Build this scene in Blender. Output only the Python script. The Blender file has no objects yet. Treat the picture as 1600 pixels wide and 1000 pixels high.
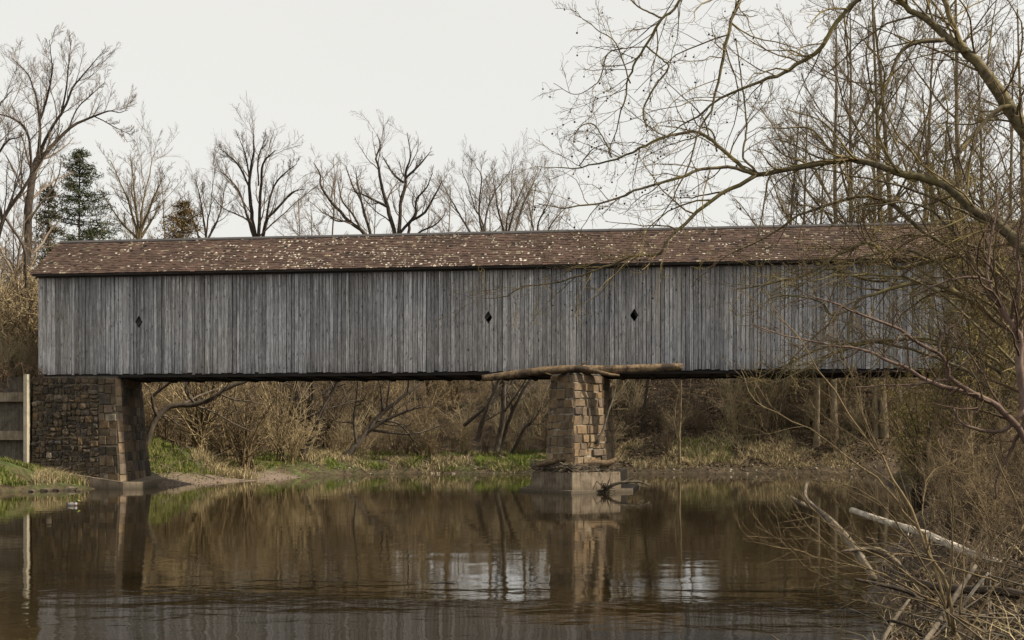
import bpy, math, random
import numpy as np
R = np.random.default_rng(7)
random.seed(7)
S = bpy.context.scene
COL = S.collection
# ------------------------------------------------------------------ camera, sky, sun
F, YH, CH = 1900.0, 685.0, 2.5            # focal length (px of the 1600 px frame), horizon row, eye height over the water
cd = bpy.data.cameras.new('camera'); cam = bpy.data.objects.new('camera', cd); COL.objects.link(cam)
cam.location = (0, 0, CH); cam.rotation_euler = (math.pi/2, 0, 0)
cd.sensor_width = 36; cd.lens = 36*F/1600; cd.shift_y = (YH-500)/1600; cd.clip_end = 3000; cd.clip_start = .05
S.camera = cam
SUN_EL, SUN_AZ = 42, 99                    # azimuth measured from +Y towards +X
w = bpy.data.worlds.new('World'); S.world = w; w.use_nodes = True
nt = w.node_tree; nt.nodes.clear()
sk = nt.nodes.new('ShaderNodeTexSky'); sk.sky_type = 'NISHITA'; sk.sun_disc = False
sk.sun_elevation = math.radians(SUN_EL); sk.sun_rotation = math.radians(SUN_AZ); sk.air_density = 1.0; sk.dust_density = 3.0; sk.ozone_density = 1.0
hs = nt.nodes.new('ShaderNodeHueSaturation'); hs.inputs['Saturation'].default_value = .22
mx = nt.nodes.new('ShaderNodeMix'); mx.data_type = 'RGBA'; mx.inputs[0].default_value = .56
mx.inputs[7].default_value = (8.15, 8.05, 7.7, 1)          # a veil of thin high cloud
bg = nt.nodes.new('ShaderNodeBackground'); bg.inputs[1].default_value = .1
ow = nt.nodes.new('ShaderNodeOutputWorld')
tc = nt.nodes.new('ShaderNodeTexCoord'); cn = nt.nodes.new('ShaderNodeTexNoise'); cn.inputs['Scale'].default_value = 2.2; cn.inputs['Detail'].default_value = 5
cmx = nt.nodes.new('ShaderNodeMix'); cmx.data_type = 'RGBA'; cmx.inputs[6].default_value = (8.7, 8.53, 8.0, 1); cmx.inputs[7].default_value = (10.1, 9.85, 9.05, 1)
nt.links.new(tc.outputs['Generated'], cn.inputs['Vector']); nt.links.new(cn.outputs[0], cmx.inputs[0]); nt.links.new(cmx.outputs[2], mx.inputs[7])
nt.links.new(sk.outputs[0], hs.inputs['Color']); nt.links.new(hs.outputs[0], mx.inputs[6]); nt.links.new(mx.outputs[2], bg.inputs[0]); nt.links.new(bg.outputs[0], ow.inputs[0])
ld = bpy.data.lights.new('sun', 'SUN'); sun = bpy.data.objects.new('sun', ld); COL.objects.link(sun)
ld.energy = 5.0; ld.angle = math.radians(.8); ld.color = (1, .88, .7)
sun.rotation_euler = (math.radians(90-SUN_EL), 0, math.radians(180-SUN_AZ)); sun.location = (60, -10, 60)
S.view_settings.view_transform = 'Standard'; S.view_settings.look = 'None'; S.view_settings.exposure = 0.34; S.view_settings.gamma = 1
S.view_settings.use_curve_mapping = False
S.cycles.max_bounces = 6; S.cycles.transparent_max_bounces = 4

# ------------------------------------------------------------------ helpers
def U(px, py, d):                          # a pixel of the photograph at a distance -> a place
    return np.array([(px-800)/F*d, d, CH+(YH-py)/F*d])
def tag(o, label=None, cat=None, group=None, kind=None):
    for k, v in (('label', label), ('category', cat), ('group', group), ('kind', kind)):
        if v: o[k] = v
    return o
def empty(name, loc, rz=0):
    o = bpy.data.objects.new(name, None); COL.objects.link(o); o.location = loc; o.rotation_euler = (0, 0, rz); o.empty_display_size = .2
    return o
def link(name, me, mat=None, parent=None, loc=None):
    o = bpy.data.objects.new(name, me); COL.objects.link(o)
    if mat and not me.materials: me.materials.append(mat)
    if parent: o.parent = parent
    if loc is not None: o.location = loc
    return o
def mesh(name, V, faces, smooth=False, col=None):
    """faces: list of int arrays (M,k)"""
    V = np.asarray(V, np.float32).reshape(-1, 3)
    me = bpy.data.meshes.new(name)
    faces = [np.asarray(f, np.int32) for f in faces if len(f)]
    loops = np.concatenate([f.ravel() for f in faces]); cnt = np.concatenate([np.full(len(f), f.shape[1], np.int32) for f in faces])
    start = np.concatenate([[0], np.cumsum(cnt)[:-1]]).astype(np.int32)
    me.vertices.add(len(V)); me.vertices.foreach_set('co', V.ravel())
    me.loops.add(len(loops)); me.loops.foreach_set('vertex_index', loops)
    me.polygons.add(len(cnt)); me.polygons.foreach_set('loop_start', start)
    me.polygons.foreach_set('use_smooth', np.full(len(cnt), bool(smooth)))
    if col is not None:
        c = np.ones((len(V), 4), np.float32); c[:, :3] = col
        a = me.attributes.new('col', 'FLOAT_COLOR', 'POINT'); a.data.foreach_set('color', c.ravel())
    me.update(calc_edges=True)
    return me
def nrm(v): return v/np.maximum(np.linalg.norm(v, axis=-1, keepdims=True), 1e-9)
class MB:                                   # collects tubes, boxes and cards; builds ONE mesh
    def __init__(s): s.V, s.F, s.C, s.n = [], [], [], 0
    def add(s, V, faces, col=None):
        V = np.asarray(V, float).reshape(-1, 3)
        s.V.append(V)
        for f in faces: s.F.append(np.asarray(f)+s.n)
        s.C.append(np.broadcast_to(np.array((1, 1, 1) if col is None else col, float), V.shape)); s.n += len(V)
    def tubes(s, P, Rd, k=3, caps=False, col=None, lump=0, groove=0):
        M, n, _ = P.shape
        T = nrm(np.gradient(P, axis=1)); mean = np.abs(nrm(P[:, -1]-P[:, 0]))
        ref = np.eye(3)[np.argmin(mean, axis=1)][:, None, :]
        A = nrm(np.cross(T, ref)); B = np.cross(T, A)
        ph = np.arange(k)/k*2*math.pi
        RR = Rd[:, :, None]*np.ones(k)
        if lump: RR = RR*(1+lump*R.standard_normal(RR.shape))
        if groove: RR = RR*(1+groove*R.standard_normal((M, 1, k))+groove*.5*np.cumsum(R.standard_normal((M, n, k)), 1)/n**.5)
        V = P[:, :, None, :]+RR[..., None]*(np.cos(ph)[None, None, :, None]*A[:, :, None, :]+np.sin(ph)[None, None, :, None]*B[:, :, None, :])
        idx = np.arange(M*n*k).reshape(M, n, k)
        q = np.stack([idx[:, :-1], np.roll(idx, -1, 2)[:, :-1], np.roll(idx, -1, 2)[:, 1:], idx[:, 1:]], -1).reshape(-1, 4)
        fs = [q]
        if caps: fs += [idx[:, 0, ::-1], idx[:, -1, :]]
        c = None
        if col is not None and np.ndim(col) == 2: c = np.repeat(col, n*k, 0)
        elif col is not None: c = col
        s.add(V.reshape(-1, 3), fs, c)
    def box(s, a, b, col=None, jit=0):
        (x0, y0, z0), (x1, y1, z1) = a, b
        V = np.array([(x, y, z) for z in (z0, z1) for x, y in ((x0, y0), (x1, y0), (x1, y1), (x0, y1))], float)
        if jit: V += R.normal(0, jit, V.shape)
        s.add(V, [[(0, 3, 2, 1), (4, 5, 6, 7), (0, 1, 5, 4), (1, 2, 6, 5), (2, 3, 7, 6), (3, 0, 4, 7)]], col)
    def hexa(s, bot, top, col=None):        # prism between two loops of equal length
        n = len(bot); V = np.vstack([bot, top])
        s.add(V, [[(i, (i+1) % n, n+(i+1) % n, n+i) for i in range(n)], [list(range(n))[::-1]], [list(range(n, 2*n))]], col)
    def cards(s, P, size, col, up=.3, asp=.6):
        M = len(P); a = nrm(R.standard_normal((M, 3))); b = R.standard_normal((M, 3)); b[:, 2] += up; b = nrm(b-(b*a).sum(1, keepdims=True)*a)
        sz = np.asarray(size)*R.uniform(.6, 1.3, M); sz = sz[:, None]
        V = np.stack([P-b*sz, P+a*sz*asp*.5, P+b*sz, P-a*sz*asp*.5], 1)
        i = np.arange(M*4).reshape(M, 4)
        s.add(V.reshape(-1, 3), [i], np.repeat(col, 4, 0) if np.ndim(col) == 2 else col)
    def build(s, name, mat, parent=None, smooth=False, loc=None, useattr=False):
        if s.n == 0: return None
        me = mesh(name, np.concatenate(s.V), s.F, smooth, np.concatenate(s.C) if useattr else None)
        return link(name, me, mat, parent, loc)
# ---------------------------------------------------------------- materials
def mat(name, build):
    m = bpy.data.materials.new(name); m.use_nodes = True; t = m.node_tree; p = t.nodes['Principled BSDF']
    p.inputs['Roughness'].default_value = .9; p.inputs['Specular IOR Level'].default_value = .25
    build(t, p); return m
def N(t, typ, **kw):
    n = t.nodes.new(typ)
    for k, v in kw.items():
        if k.startswith('i_'):
            key = k[2:]; n.inputs[int(key) if key.isdigit() else key].default_value = v
        else: setattr(n, k, v)
    return n
def L(t, a, b): t.links.new(a, b)
def coords(t, scale=(1, 1, 1), rnd=True, world=False):
    c = N(t, 'ShaderNodeNewGeometry') if world else N(t, 'ShaderNodeTexCoord')
    src = c.outputs['Position'] if world else c.outputs['Object']
    m = N(t, 'ShaderNodeMapping'); m.inputs['Scale'].default_value = scale
    if rnd:
        oi = N(t, 'ShaderNodeObjectInfo'); mm = N(t, 'ShaderNodeMath', operation='MULTIPLY', i_1=57.0); L(t, oi.outputs['Random'], mm.inputs[0])
        cx = N(t, 'ShaderNodeCombineXYZ'); [L(t, mm.outputs[0], cx.inputs[i]) for i in range(3)]
        L(t, cx.outputs[0], m.inputs['Location'])
    L(t, src, m.inputs['Vector']); return m.outputs[0]
def noise(t, vec, scale, detail=4, rough=.6, dist=0):
    n = N(t, 'ShaderNodeTexNoise', i_Scale=scale, i_Detail=detail, i_Roughness=rough, i_Distortion=dist); L(t, vec, n.inputs['Vector']); return n.outputs[0]
def ramp(t, fac, stops):
    r = N(t, 'ShaderNodeValToRGB'); e = r.color_ramp.elements
    while len(e) < len(stops): e.new(.5)
    for el, (p, c) in zip(e, stops): el.position = p; el.color = (*c, 1) if len(c) == 3 else c
    L(t, fac, r.inputs[0]); return r.outputs[0]
def mixc(t, fac, a, b, mode='MIX'):
    m = N(t, 'ShaderNodeMix', data_type='RGBA', blend_type=mode)
    for s_, i in ((fac, 0), (a, 6), (b, 7)):
        if hasattr(s_, 'is_linked'): L(t, s_, m.inputs[i])
        elif isinstance(s_, (int, float)): m.inputs[i].default_value = s_
        else: m.inputs[i].default_value = (*s_, 1)
    return m.outputs[2]
def bump(t, p, h, strength, dist=.02):
    b = N(t, 'ShaderNodeBump', i_Strength=strength, i_Distance=dist); L(t, h, b.inputs['Height']); L(t, b.outputs[0], p.inputs['Normal'])
def math_(t, op, a, b):
    m = N(t, 'ShaderNodeMath', operation=op)
    for s_, i in ((a, 0), (b, 1)):
        if hasattr(s_, 'is_linked'): L(t, s_, m.inputs[i])
        else: m.inputs[i].default_value = s_
    return m.outputs[0]
def rnd_tone(t, lo, hi):
    oi = N(t, 'ShaderNodeObjectInfo'); mr = N(t, 'ShaderNodeMapRange', i_3=lo, i_4=hi); L(t, oi.outputs['Random'], mr.inputs[0]); return mr.outputs[0]
def gray(t, val):
    c = N(t, 'ShaderNodeCombineColor'); [L(t, val, c.inputs[i]) for i in range(3)]; return c.outputs[0]

def bark_mat(name, dark, light, moss=None, scale=6, zs=.35, tone=(.8, 1.2), mossy=.55):
    def b(t, p):
        v = coords(t, (1, 1, zs)); n = noise(t, v, scale, 5, .65)
        n = math_(t, 'ADD', math_(t, 'MULTIPLY', n, .75), math_(t, 'MULTIPLY', noise(t, coords(t, (1, 1, zs)), scale*5, 3, .7), .25)); c = ramp(t, n, [(.34, dark), (.64, light)])
        if moss:
            n2 = noise(t, coords(t, (1, 1, 1)), 1.7, 4, .7); c = mixc(t, ramp(t, n2, [(mossy-.08, (0, 0, 0)), (mossy+.08, (1, 1, 1))]), c, moss)
        c = mixc(t, 1.0, c, gray(t, rnd_tone(t, *tone)), 'MULTIPLY')
        L(t, c, p.inputs['Base Color']); bump(t, p, n, .6, .03)
    return mat(name, b)
def attr_mat(name, nscale=4, amt=.35, rough=.9, transl=0):
    def b(t, p):
        a = N(t, 'ShaderNodeAttribute', attribute_name='col'); n = noise(t, coords(t, rnd=False, world=True), nscale, 3)
        c = mixc(t, 1.0, a.outputs['Color'], ramp(t, n, [(.25, (1-amt,)*3), (.75, (1+amt,)*3)]), 'MULTIPLY')
        L(t, c, p.inputs['Base Color']); p.inputs['Roughness'].default_value = rough
        if transl: p.inputs['Subsurface Weight'].default_value = 0
    return mat(name, b)
M_BARK = bark_mat('bark_grey_brown', (.035, .027, .02), (.13, .105, .08))
M_BARKD = bark_mat('bark_dark', (.022, .017, .013), (.075, .058, .043))
M_FARTW = bark_mat('far_twigs', (.1, .078, .058), (.24, .19, .145))  # bark colour lightened so distant crowns look softened by haze
M_WOODTW = bark_mat('wood_twigs', (.08, .06, .037), (.21, .165, .105))
M_TAN = bark_mat('bark_tan', (.08, .06, .035), (.24, .185, .11))
M_SYC = bark_mat('bark_mossy_sycamore', (.032, .026, .018), (.24, .195, .115), (.16, .135, .055), 9, .7, mossy=.54)
M_SYCT = bark_mat('twig_sycamore', (.06, .043, .025), (.19, .14, .075), (.24, .19, .075), 5)
M_RED = bark_mat('bark_reddish', (.07, .045, .035), (.2, .14, .11), None, 9, .5)
M_REDT = bark_mat('twig_reddish', (.06, .04, .026), (.17, .115, .075))
M_WIL = bark_mat('bark_willow_yellow', (.07, .05, .026), (.22, .165, .09), None, 7)
M_DRIFT = bark_mat('driftwood_grey', (.05, .04, .03), (.22, .18, .13), (.045, .036, .027), 9, .6, mossy=.56)
M_PALE = bark_mat('driftwood_pale', (.16, .13, .1), (.5, .45, .37), (.13, .1, .07), 8, 1, mossy=.62)
M_LOG = bark_mat('log_brown', (.045, .03, .018), (.27, .19, .11), (.05, .036, .025), 9, 1.0, mossy=.54)
M_TWIG = attr_mat('brush_twigs', 3, .3)
M_LEAF = attr_mat('leaves', 2, .3)
M_GRASS = attr_mat('grass_blades', 1.2, .35)
def b_stone(t, p):
    n = noise(t, coords(t), 3.2, 6, .7); r = N(t, 'ShaderNodeObjectInfo')
    base = ramp(t, r.outputs['Random'], [(0, (.055, .045, .037)), (.3, (.12, .095, .065)), (.55, (.165, .125, .08)), (.75, (.1, .088, .078)), (.9, (.2, .14, .075)), (.96, (.2, .16, .12)), (1, (.36, .31, .25))])
    c = mixc(t, 1.0, base, ramp(t, n, [(.25, (.22, .21, .2)), (.75, (1.1, 1.05, 1.0))]), 'MULTIPLY')
    n3 = noise(t, coords(t, rnd=False, world=True), .9, 4, .65); c = mixc(t, ramp(t, n3, [(.5, (0, 0, 0)), (.7, (.75, .75, .75))]), c, (.035, .032, .024))
    L(t, c, p.inputs['Base Color']); bump(t, p, n, .9, .05)
M_STONE = mat('field_stone', b_stone)
def b_stone2(t, p):
    n = noise(t, coords(t), 3.2, 6, .7); r = N(t, 'ShaderNodeObjectInfo')
    base = ramp(t, r.outputs['Random'], [(0, (.1, .078, .058)), (.3, (.2, .147, .095)), (.6, (.27, .19, .108)), (.8, (.15, .12, .092)), (1, (.33, .25, .155))])
    c = mixc(t, 1.0, base, ramp(t, n, [(.25, (.5, .48, .46)), (.75, (1.25, 1.22, 1.2))]), 'MULTIPLY')
    n3 = noise(t, coords(t, (1, 1, .6), rnd=False, world=True), 1.3, 5, .7); c = mixc(t, ramp(t, n3, [(.5, (0, 0, 0)), (.68, (.75, .75, .75))]), c, (.05, .042, .032))
    L(t, c, p.inputs['Base Color']); bump(t, p, n, .8, .04)
M_STONE2 = mat('pier_stone', b_stone2)
def b_mortar(t, p):
    n = noise(t, coords(t, rnd=False), 4, 5); L(t, ramp(t, n, [(.3, (.06, .05, .04)), (.6, (.2, .17, .13)), (.8, (.3, .27, .22))]), p.inputs['Base Color']); bump(t, p, n, .6, .04)
M_MORTAR = mat('mortar', b_mortar)
def b_mortl(t, p):
    n = noise(t, coords(t, rnd=False), 4, 5); L(t, ramp(t, n, [(.35, (.1, .085, .065)), (.6, (.34, .3, .23))]), p.inputs['Base Color'])
M_MORTARL = mat('pale_mortar', b_mortl)
def b_conc(t, p):
    v = coords(t, (1, 1, 1)); n = noise(t, v, 1.6, 6, .7); n2 = noise(t, coords(t, (3, 3, .35)), 3, 4)
    c = mixc(t, .6, ramp(t, n, [(.3, (.12, .094, .068)), (.7, (.33, .27, .2))]), ramp(t, n2, [(.35, (.3, .27, .24)), (.7, (1, 1, 1))]), 'MULTIPLY')
    gz = N(t, 'ShaderNodeSeparateXYZ'); L(t, coords(t, rnd=False, world=True), gz.inputs[0])      # waterline stain
    wl = N(t, 'ShaderNodeMapRange', i_1=.02, i_2=.34, i_3=1.0, i_4=.0, clamp=True); L(t, math_(t, 'SUBTRACT', gz.outputs[2], math_(t, 'MULTIPLY', math_(t, 'SUBTRACT', n, .5), .5)), wl.inputs[0])
    c = mixc(t, math_(t, 'MULTIPLY', wl.outputs[0], .75), c, (.05, .043, .03))
    L(t, c, p.inputs['Base Color']); bump(t, p, noise(t, v, 14, 4), .35, .02)
M_CONC = mat('stained_concrete', b_conc)
def b_conc2(t, p):
    v = coords(t, (1, 1, 1)); n = noise(t, v, 2.2, 6, .7)
    c = ramp(t, n, [(.3, (.3, .26, .19)), (.7, (.48, .43, .33))]); L(t, c, p.inputs['Base Color']); bump(t, p, noise(t, v, 14, 4), .35, .02)
M_CONCL = mat('pale_concrete', b_conc2)
def b_conc3(t, p):
    v = coords(t, (1, 1, 1)); n = noise(t, v, 2.5, 6, .7); n2 = noise(t, coords(t, (5, 5, .4)), 3, 5)
    c = mixc(t, .8, ramp(t, n, [(.3, (.07, .06, .047)), (.7, (.17, .145, .115))]), ramp(t, n2, [(.3, (.4, .38, .36)), (.7, (1.1, 1.1, 1.1))]), 'MULTIPLY'); L(t, c, p.inputs['Base Color']); bump(t, p, noise(t, v, 14, 4), .35, .02)
M_CONCD = mat('dark_concrete', b_conc3)
def b_plank(t, p):
    st = noise(t, coords(t, (19, 19, .5)), 1.6, 7, .76, .5)
    fine = noise(t, coords(t, (60, 60, 1.6)), 1.4, 4, .7)
    blot = noise(t, coords(t, (4, 4, 1.3)), 1.5, 5, .7, 1.2)
    c = ramp(t, st, [(.3, (.085, .085, .09)), (.44, (.25, .255, .27)), (.58, (.42, .43, .45)), (.7, (.72, .725, .73))])
    c = mixc(t, .65, c, ramp(t, fine, [(.3, (.45, .45, .46)), (.62, (1.15, 1.15, 1.15))]), 'MULTIPLY')
    c = mixc(t, 1.0, c, ramp(t, blot, [(.3, (.6, .59, .58)), (.7, (1.25, 1.25, 1.25))]), 'MULTIPLY')
    kn = N(t, 'ShaderNodeTexVoronoi', i_Scale=1.0); L(t, coords(t, (6, 6, 1.9)), kn.inputs['Vector'])
    c = mixc(t, ramp(t, kn.outputs['Distance'], [(.09, (.9, .9, .9)), (.17, (0, 0, 0))]), c, (.035, .03, .028))
    c = mixc(t, 1.0, c, gray(t, rnd_tone(t, .68, 1.5)), 'MULTIPLY')
    warm = noise(t, coords(t, rnd=False, world=True), .18, 3); c = mixc(t, 1.0, c, ramp(t, warm, [(.35, (1.08, 1.0, .91)), (.62, (.99, .99, .985))]), 'MULTIPLY')
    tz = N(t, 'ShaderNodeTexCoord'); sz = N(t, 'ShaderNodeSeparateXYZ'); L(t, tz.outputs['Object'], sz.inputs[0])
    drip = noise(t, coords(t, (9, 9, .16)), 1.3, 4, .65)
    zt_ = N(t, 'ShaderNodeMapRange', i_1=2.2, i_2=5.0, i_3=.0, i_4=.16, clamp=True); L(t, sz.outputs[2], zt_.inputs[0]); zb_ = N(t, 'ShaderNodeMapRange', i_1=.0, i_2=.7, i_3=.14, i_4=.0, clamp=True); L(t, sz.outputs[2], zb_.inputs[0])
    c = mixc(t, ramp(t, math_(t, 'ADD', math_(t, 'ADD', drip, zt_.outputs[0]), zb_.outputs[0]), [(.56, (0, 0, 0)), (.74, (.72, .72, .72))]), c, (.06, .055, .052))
    oi = N(t, 'ShaderNodeObjectInfo'); c = mixc(t, ramp(t, oi.outputs['Random'], [(.93, (0, 0, 0)), (.96, (.45, .45, .45))]), c, (.3, .27, .235))
    L(t, c, p.inputs['Base Color']); bump(t, p, st, .5, .012); p.inputs['Roughness'].default_value = .82
M_PLANK = mat('weathered_planks', b_plank)
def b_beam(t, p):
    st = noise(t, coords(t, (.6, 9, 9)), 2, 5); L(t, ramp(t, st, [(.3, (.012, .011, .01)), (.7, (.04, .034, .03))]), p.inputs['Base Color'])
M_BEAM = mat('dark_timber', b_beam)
def b_fascia(t, p):
    st = noise(t, coords(t, (.5, 14, 14)), 2, 5); L(t, ramp(t, st, [(.3, (.03, .027, .027)), (.7, (.1, .095, .095))]), p.inputs['Base Color'])
M_FASCIA = mat('fascia_timber', b_fascia)
M_SHING = attr_mat('cedar_shingles', 1.1, .4, .9)
def b_fur(t, p):
    a = N(t, 'ShaderNodeAttribute', attribute_name='col'); L(t, a.outputs['Color'], p.inputs['Base Color']); p.inputs['Roughness'].default_value = .6
M_DUCK = mat('duck_plumage', b_fur)
def b_ground(t, p):
    v = coords(t, rnd=False, world=True)
    n = noise(t, v, 2.6, 8, .72); big = noise(t, v, .22, 4, .6); sp = N(t, 'ShaderNodeTexVoronoi', i_Scale=7.0); L(t, v, sp.inputs['Vector'])
    litter = ramp(t, n, [(.32, (.014, .010, .007)), (.5, (.05, .035, .021)), (.7, (.15, .105, .06))])  # litter browns set darker, in place of tree shade on the near bank
    litter = mixc(t, .5, litter, ramp(t, sp.outputs['Color'], [(.2, (.5, .45, .4)), (.8, (1.5, 1.4, 1.25))]), 'MULTIPLY')
    sx = N(t, 'ShaderNodeSeparateXYZ'); L(t, v, sx.inputs[0]); X, Y, Z = sx.outputs
    mud = ramp(t, n, [(.35, (.018, .013, .009)), (.65, (.07, .05, .034))]); sand = ramp(t, n, [(.3, (.13, .1, .075)), (.7, (.22, .17, .13))])
    att = N(t, 'ShaderNodeAttribute', attribute_name='col'); sc = N(t, 'ShaderNodeSeparateColor'); L(t, att.outputs['Color'], sc.inputs[0])
    c = litter
    g = math_(t, 'MULTIPLY', sc.outputs[1], ramp(t, noise(t, v, .9, 5, .7), [(.4, (0, 0, 0)), (.58, (1, 1, 1))]))
    c = mixc(t, g, c, ramp(t, n, [(.3, (.035, .055, .012)), (.7, (.1, .13, .035))]))
    c = mixc(t, sc.outputs[2], c, mud); c = mixc(t, sc.outputs[0], c, sand)
    L(t, c, p.inputs['Base Color']); bump(t, p, n, .9, .12)
M_GROUND = mat('leaf_litter_ground', b_ground)
def b_water(t, p):
    v = coords(t, rnd=False, world=True)
    p.inputs['Base Color'].default_value = (.019, .0132, .0052, 1); p.inputs['Roughness'].default_value = .03; p.inputs['IOR'].default_value = 1.33; p.inputs['Specular IOR Level'].default_value = .75
    def mp(sx_, sy_):
        m = N(t, 'ShaderNodeMapping'); m.inputs['Scale'].default_value = (sx_, sy_, 1); m.inputs['Rotation'].default_value = (0, 0, .06); L(t, v, m.inputs['Vector']); return m.outputs[0]
    a = noise(t, mp(1.25, 1.3), 1.0, 2, .5, .3); b = noise(t, mp(4, 6.5), 1.0, 3, .55, .3); c = noise(t, mp(.16, .5), 1.0, 2)
    pz = N(t, 'ShaderNodeSeparateXYZ'); L(t, v, pz.inputs[0])
    patch = ramp(t, c, [(.35, (.35, .35, .35)), (.65, (1, 1, 1))])
    h = math_(t, 'ADD', math_(t, 'MULTIPLY', a, 1.0), math_(t, 'MULTIPLY', b, .2))
    near = N(t, 'ShaderNodeMapRange', i_1=16.0, i_2=34.0, i_3=.6, i_4=.2, clamp=True); L(t, pz.outputs[1], near.inputs[0])
    riff = N(t, 'ShaderNodeMapRange', i_1=81.0, i_2=83.5, i_3=0.0, i_4=3.0, clamp=True); L(t, pz.outputs[1], riff.inputs[0])
    amp = math_(t, 'MULTIPLY', near.outputs[0], patch); rf = math_(t, 'MULTIPLY', riff.outputs[0], noise(t, mp(6, 9), 1.0, 2))
    bp = N(t, 'ShaderNodeBump', i_Strength=1.0); bp.inputs['Distance'].default_value = .016
    L(t, math_(t, 'ADD', math_(t, 'MULTIPLY', h, amp), rf), bp.inputs['Height']); L(t, bp.outputs[0], p.inputs['Normal'])
M_WATER = mat('river_water', b_water)

# ---------------------------------------------------------------- bridge frame
P0 = U(60, 585, 61.3); P1 = U(1400, 576, 55.9)
u = (P1-P0)[:2]; u /= np.linalg.norm(u); nin = np.array([-u[1], u[0]]); RZ = math.atan2(u[1], u[0])
ZB, ZE, ZR, HW = 5.72, 10.72, 12.80, 2.6
def BW(s, t, z): return np.array([P0[0]+u[0]*s+nin[0]*t, P0[1]+u[1]*s+nin[1]*t, z])
def sx(px):
    k = (px-800)/F; return (k*P0[1]-P0[0])/(u[0]-k*u[1])
BL = sx(1700)
# ---------------------------------------------------------------- terrain
SHORE = np.array([(.6, 0), (1.6, 5), (2.6, 9), (4.5, 15), (6.6, 22), (9.2, 29), (12.6, 38), (16, 45), (19, 56), (20.8, 68), (25, 77), (60, 80), (60, 88), (28, 87.5), (10, 87), (0, 87.5), (-8, 86.5), (-12, 83.5), (-13.6, 78), (-14.2, 75), (-17.0, 67),
                  (-18.6, 63.5), (-19.2, 61.6), (-21.2, 59.6), (-22.6, 57.6), (-23.9, 56), (-31, 52.5), (-50, 40), (-75, 20), (-75, -60), (0, -60)], float)
def vnoise(x, y, sc, seed):
    xs, ys = x*sc+seed*17.3, y*sc+seed*9.1; xi, yi = np.floor(xs), np.floor(ys); fx, fy = xs-xi, ys-yi
    h = lambda a, b: np.modf(np.abs(np.sin(a*127.1+b*311.7+seed)*43758.5453))[0]
    fx, fy = fx*fx*(3-2*fx), fy*fy*(3-2*fy)
    return (h(xi, yi)*(1-fx)+h(xi+1, yi)*fx)*(1-fy)+(h(xi, yi+1)*(1-fx)+h(xi+1, yi+1)*fx)*fy
def sstep(a, b, v): t_ = np.clip((v-a)/(b-a), 0, 1); return t_*t_*(3-2*t_)
def shore_dist(x, y):
    d = np.full(x.shape, 1e9); inside = np.zeros(x.shape, bool)
    A = SHORE; Bq = np.roll(SHORE, -1, 0)
    for (ax, ay), (bx, by) in zip(A, Bq):
        ex, ey = bx-ax, by-ay; t_ = np.clip(((x-ax)*ex+(y-ay)*ey)/(ex*ex+ey*ey), 0, 1)
        d = np.minimum(d, np.hypot(x-ax-t_*ex, y-ay-t_*ey))
        c = (ay > y) != (by > y); xi = ax+(y-ay)/(by-ay if by != ay else 1e-9)*ex; inside ^= c & (x < xi)
    return np.where(inside, -d, d)
def H(x, y):
    x = np.asarray(x, float); y = np.asarray(y, float)
    s = shore_dist(x, y)+(vnoise(x, y, .5, 3)-.5)*.7+(vnoise(x, y, 1.7, 5)-.5)*.3
    sp = np.maximum(s, 0)
    z = (.55+.35*sstep(80, 86, y))*(1-np.exp(-sp/.9))+.06*np.minimum(sp, 30)
    right = sstep(0, 3, x)*(1-sstep(74, 84, y)); z = z+right*(.13*np.minimum(sp, 7)+.05*np.minimum(sp, 60))
    farhill = sstep(4, 12, x)*sstep(80, 88, y); z = z+farhill*np.minimum(.46*np.maximum(y-88.5, 0), 5.6)*(.85+.3*vnoise(x, y, .3, 8))
    z = z+sstep(92, 117, y)*(4.6+2.0*vnoise(x, y, .05, 2))*(1-farhill*.75)+sstep(130, 500, y)*4
    z = z+np.minimum(1, sp/1.5)*(1.6*np.exp(-((x+21.6)**2/8+(y-71.5)**2/20))+1.0*np.exp(-((x+25.8)**2/6+(y-58.2)**2/5)))
    z = z+sstep(19, 60, x)*sstep(60, 80, y)*4
    tl = (x-P0[0])*nin[0]+(y-P0[1])*nin[1]; sl = (x-P0[0])*u[0]+(y-P0[1])*u[1]
    bnd = 2.6-1.2*np.maximum(tl-5, 0); left = sstep(.3, 1.1, tl)*(1-sstep(bnd-.8-.25*np.maximum(tl-5, 0), bnd, sl))*(1-sstep(24, 34, tl))
    z = z*(1-left)+np.maximum(5.5+.03*np.clip(tl, 0, 50), z)*left
    sandbar = sstep(-22, -17, x)*(1-sstep(-13.5, -11.5, x))*sstep(63, 65, y)*(1-sstep(77, 80, y)); z = z*(1-sandbar*(1-sstep(2.6, 4.2, s)))+.13*sp*sandbar*(1-sstep(2.6, 4.2, s))
    z = z+(vnoise(x, y, .8, 11)-.5)*.22*np.clip(sp, 0, 1)+(vnoise(x, y, 2.6, 12)-.5)*.12*np.clip(sp, 0, 1)
    return np.where(s > 0, z, -np.minimum(1.6, -s*.35))
gx = np.concatenate([np.linspace(-900, -70, 18), np.arange(-64, -32, 2), np.arange(-32, 34, .36), np.arange(34, 66, 2), np.linspace(72, 900, 18)])
gy = np.concatenate([np.linspace(-300, -10, 12), np.arange(-4, 5, 1), np.arange(5, 34, .4), np.arange(34, 54, .6), np.arange(54, 94, .33), np.arange(94, 112, .6), np.arange(112, 150, 2), np.linspace(156, 1600, 24)])
GX, GY = np.meshgrid(gx, gy); GZ = H(GX, GY); GS = shore_dist(GX, GY)
nx, ny = len(gx), len(gy); gi = np.arange(nx*ny).reshape(ny, nx)
gq = np.stack([gi[:-1, :-1], gi[:-1, 1:], gi[1:, 1:], gi[1:, :-1]], -1).reshape(-1, 4)
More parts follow.
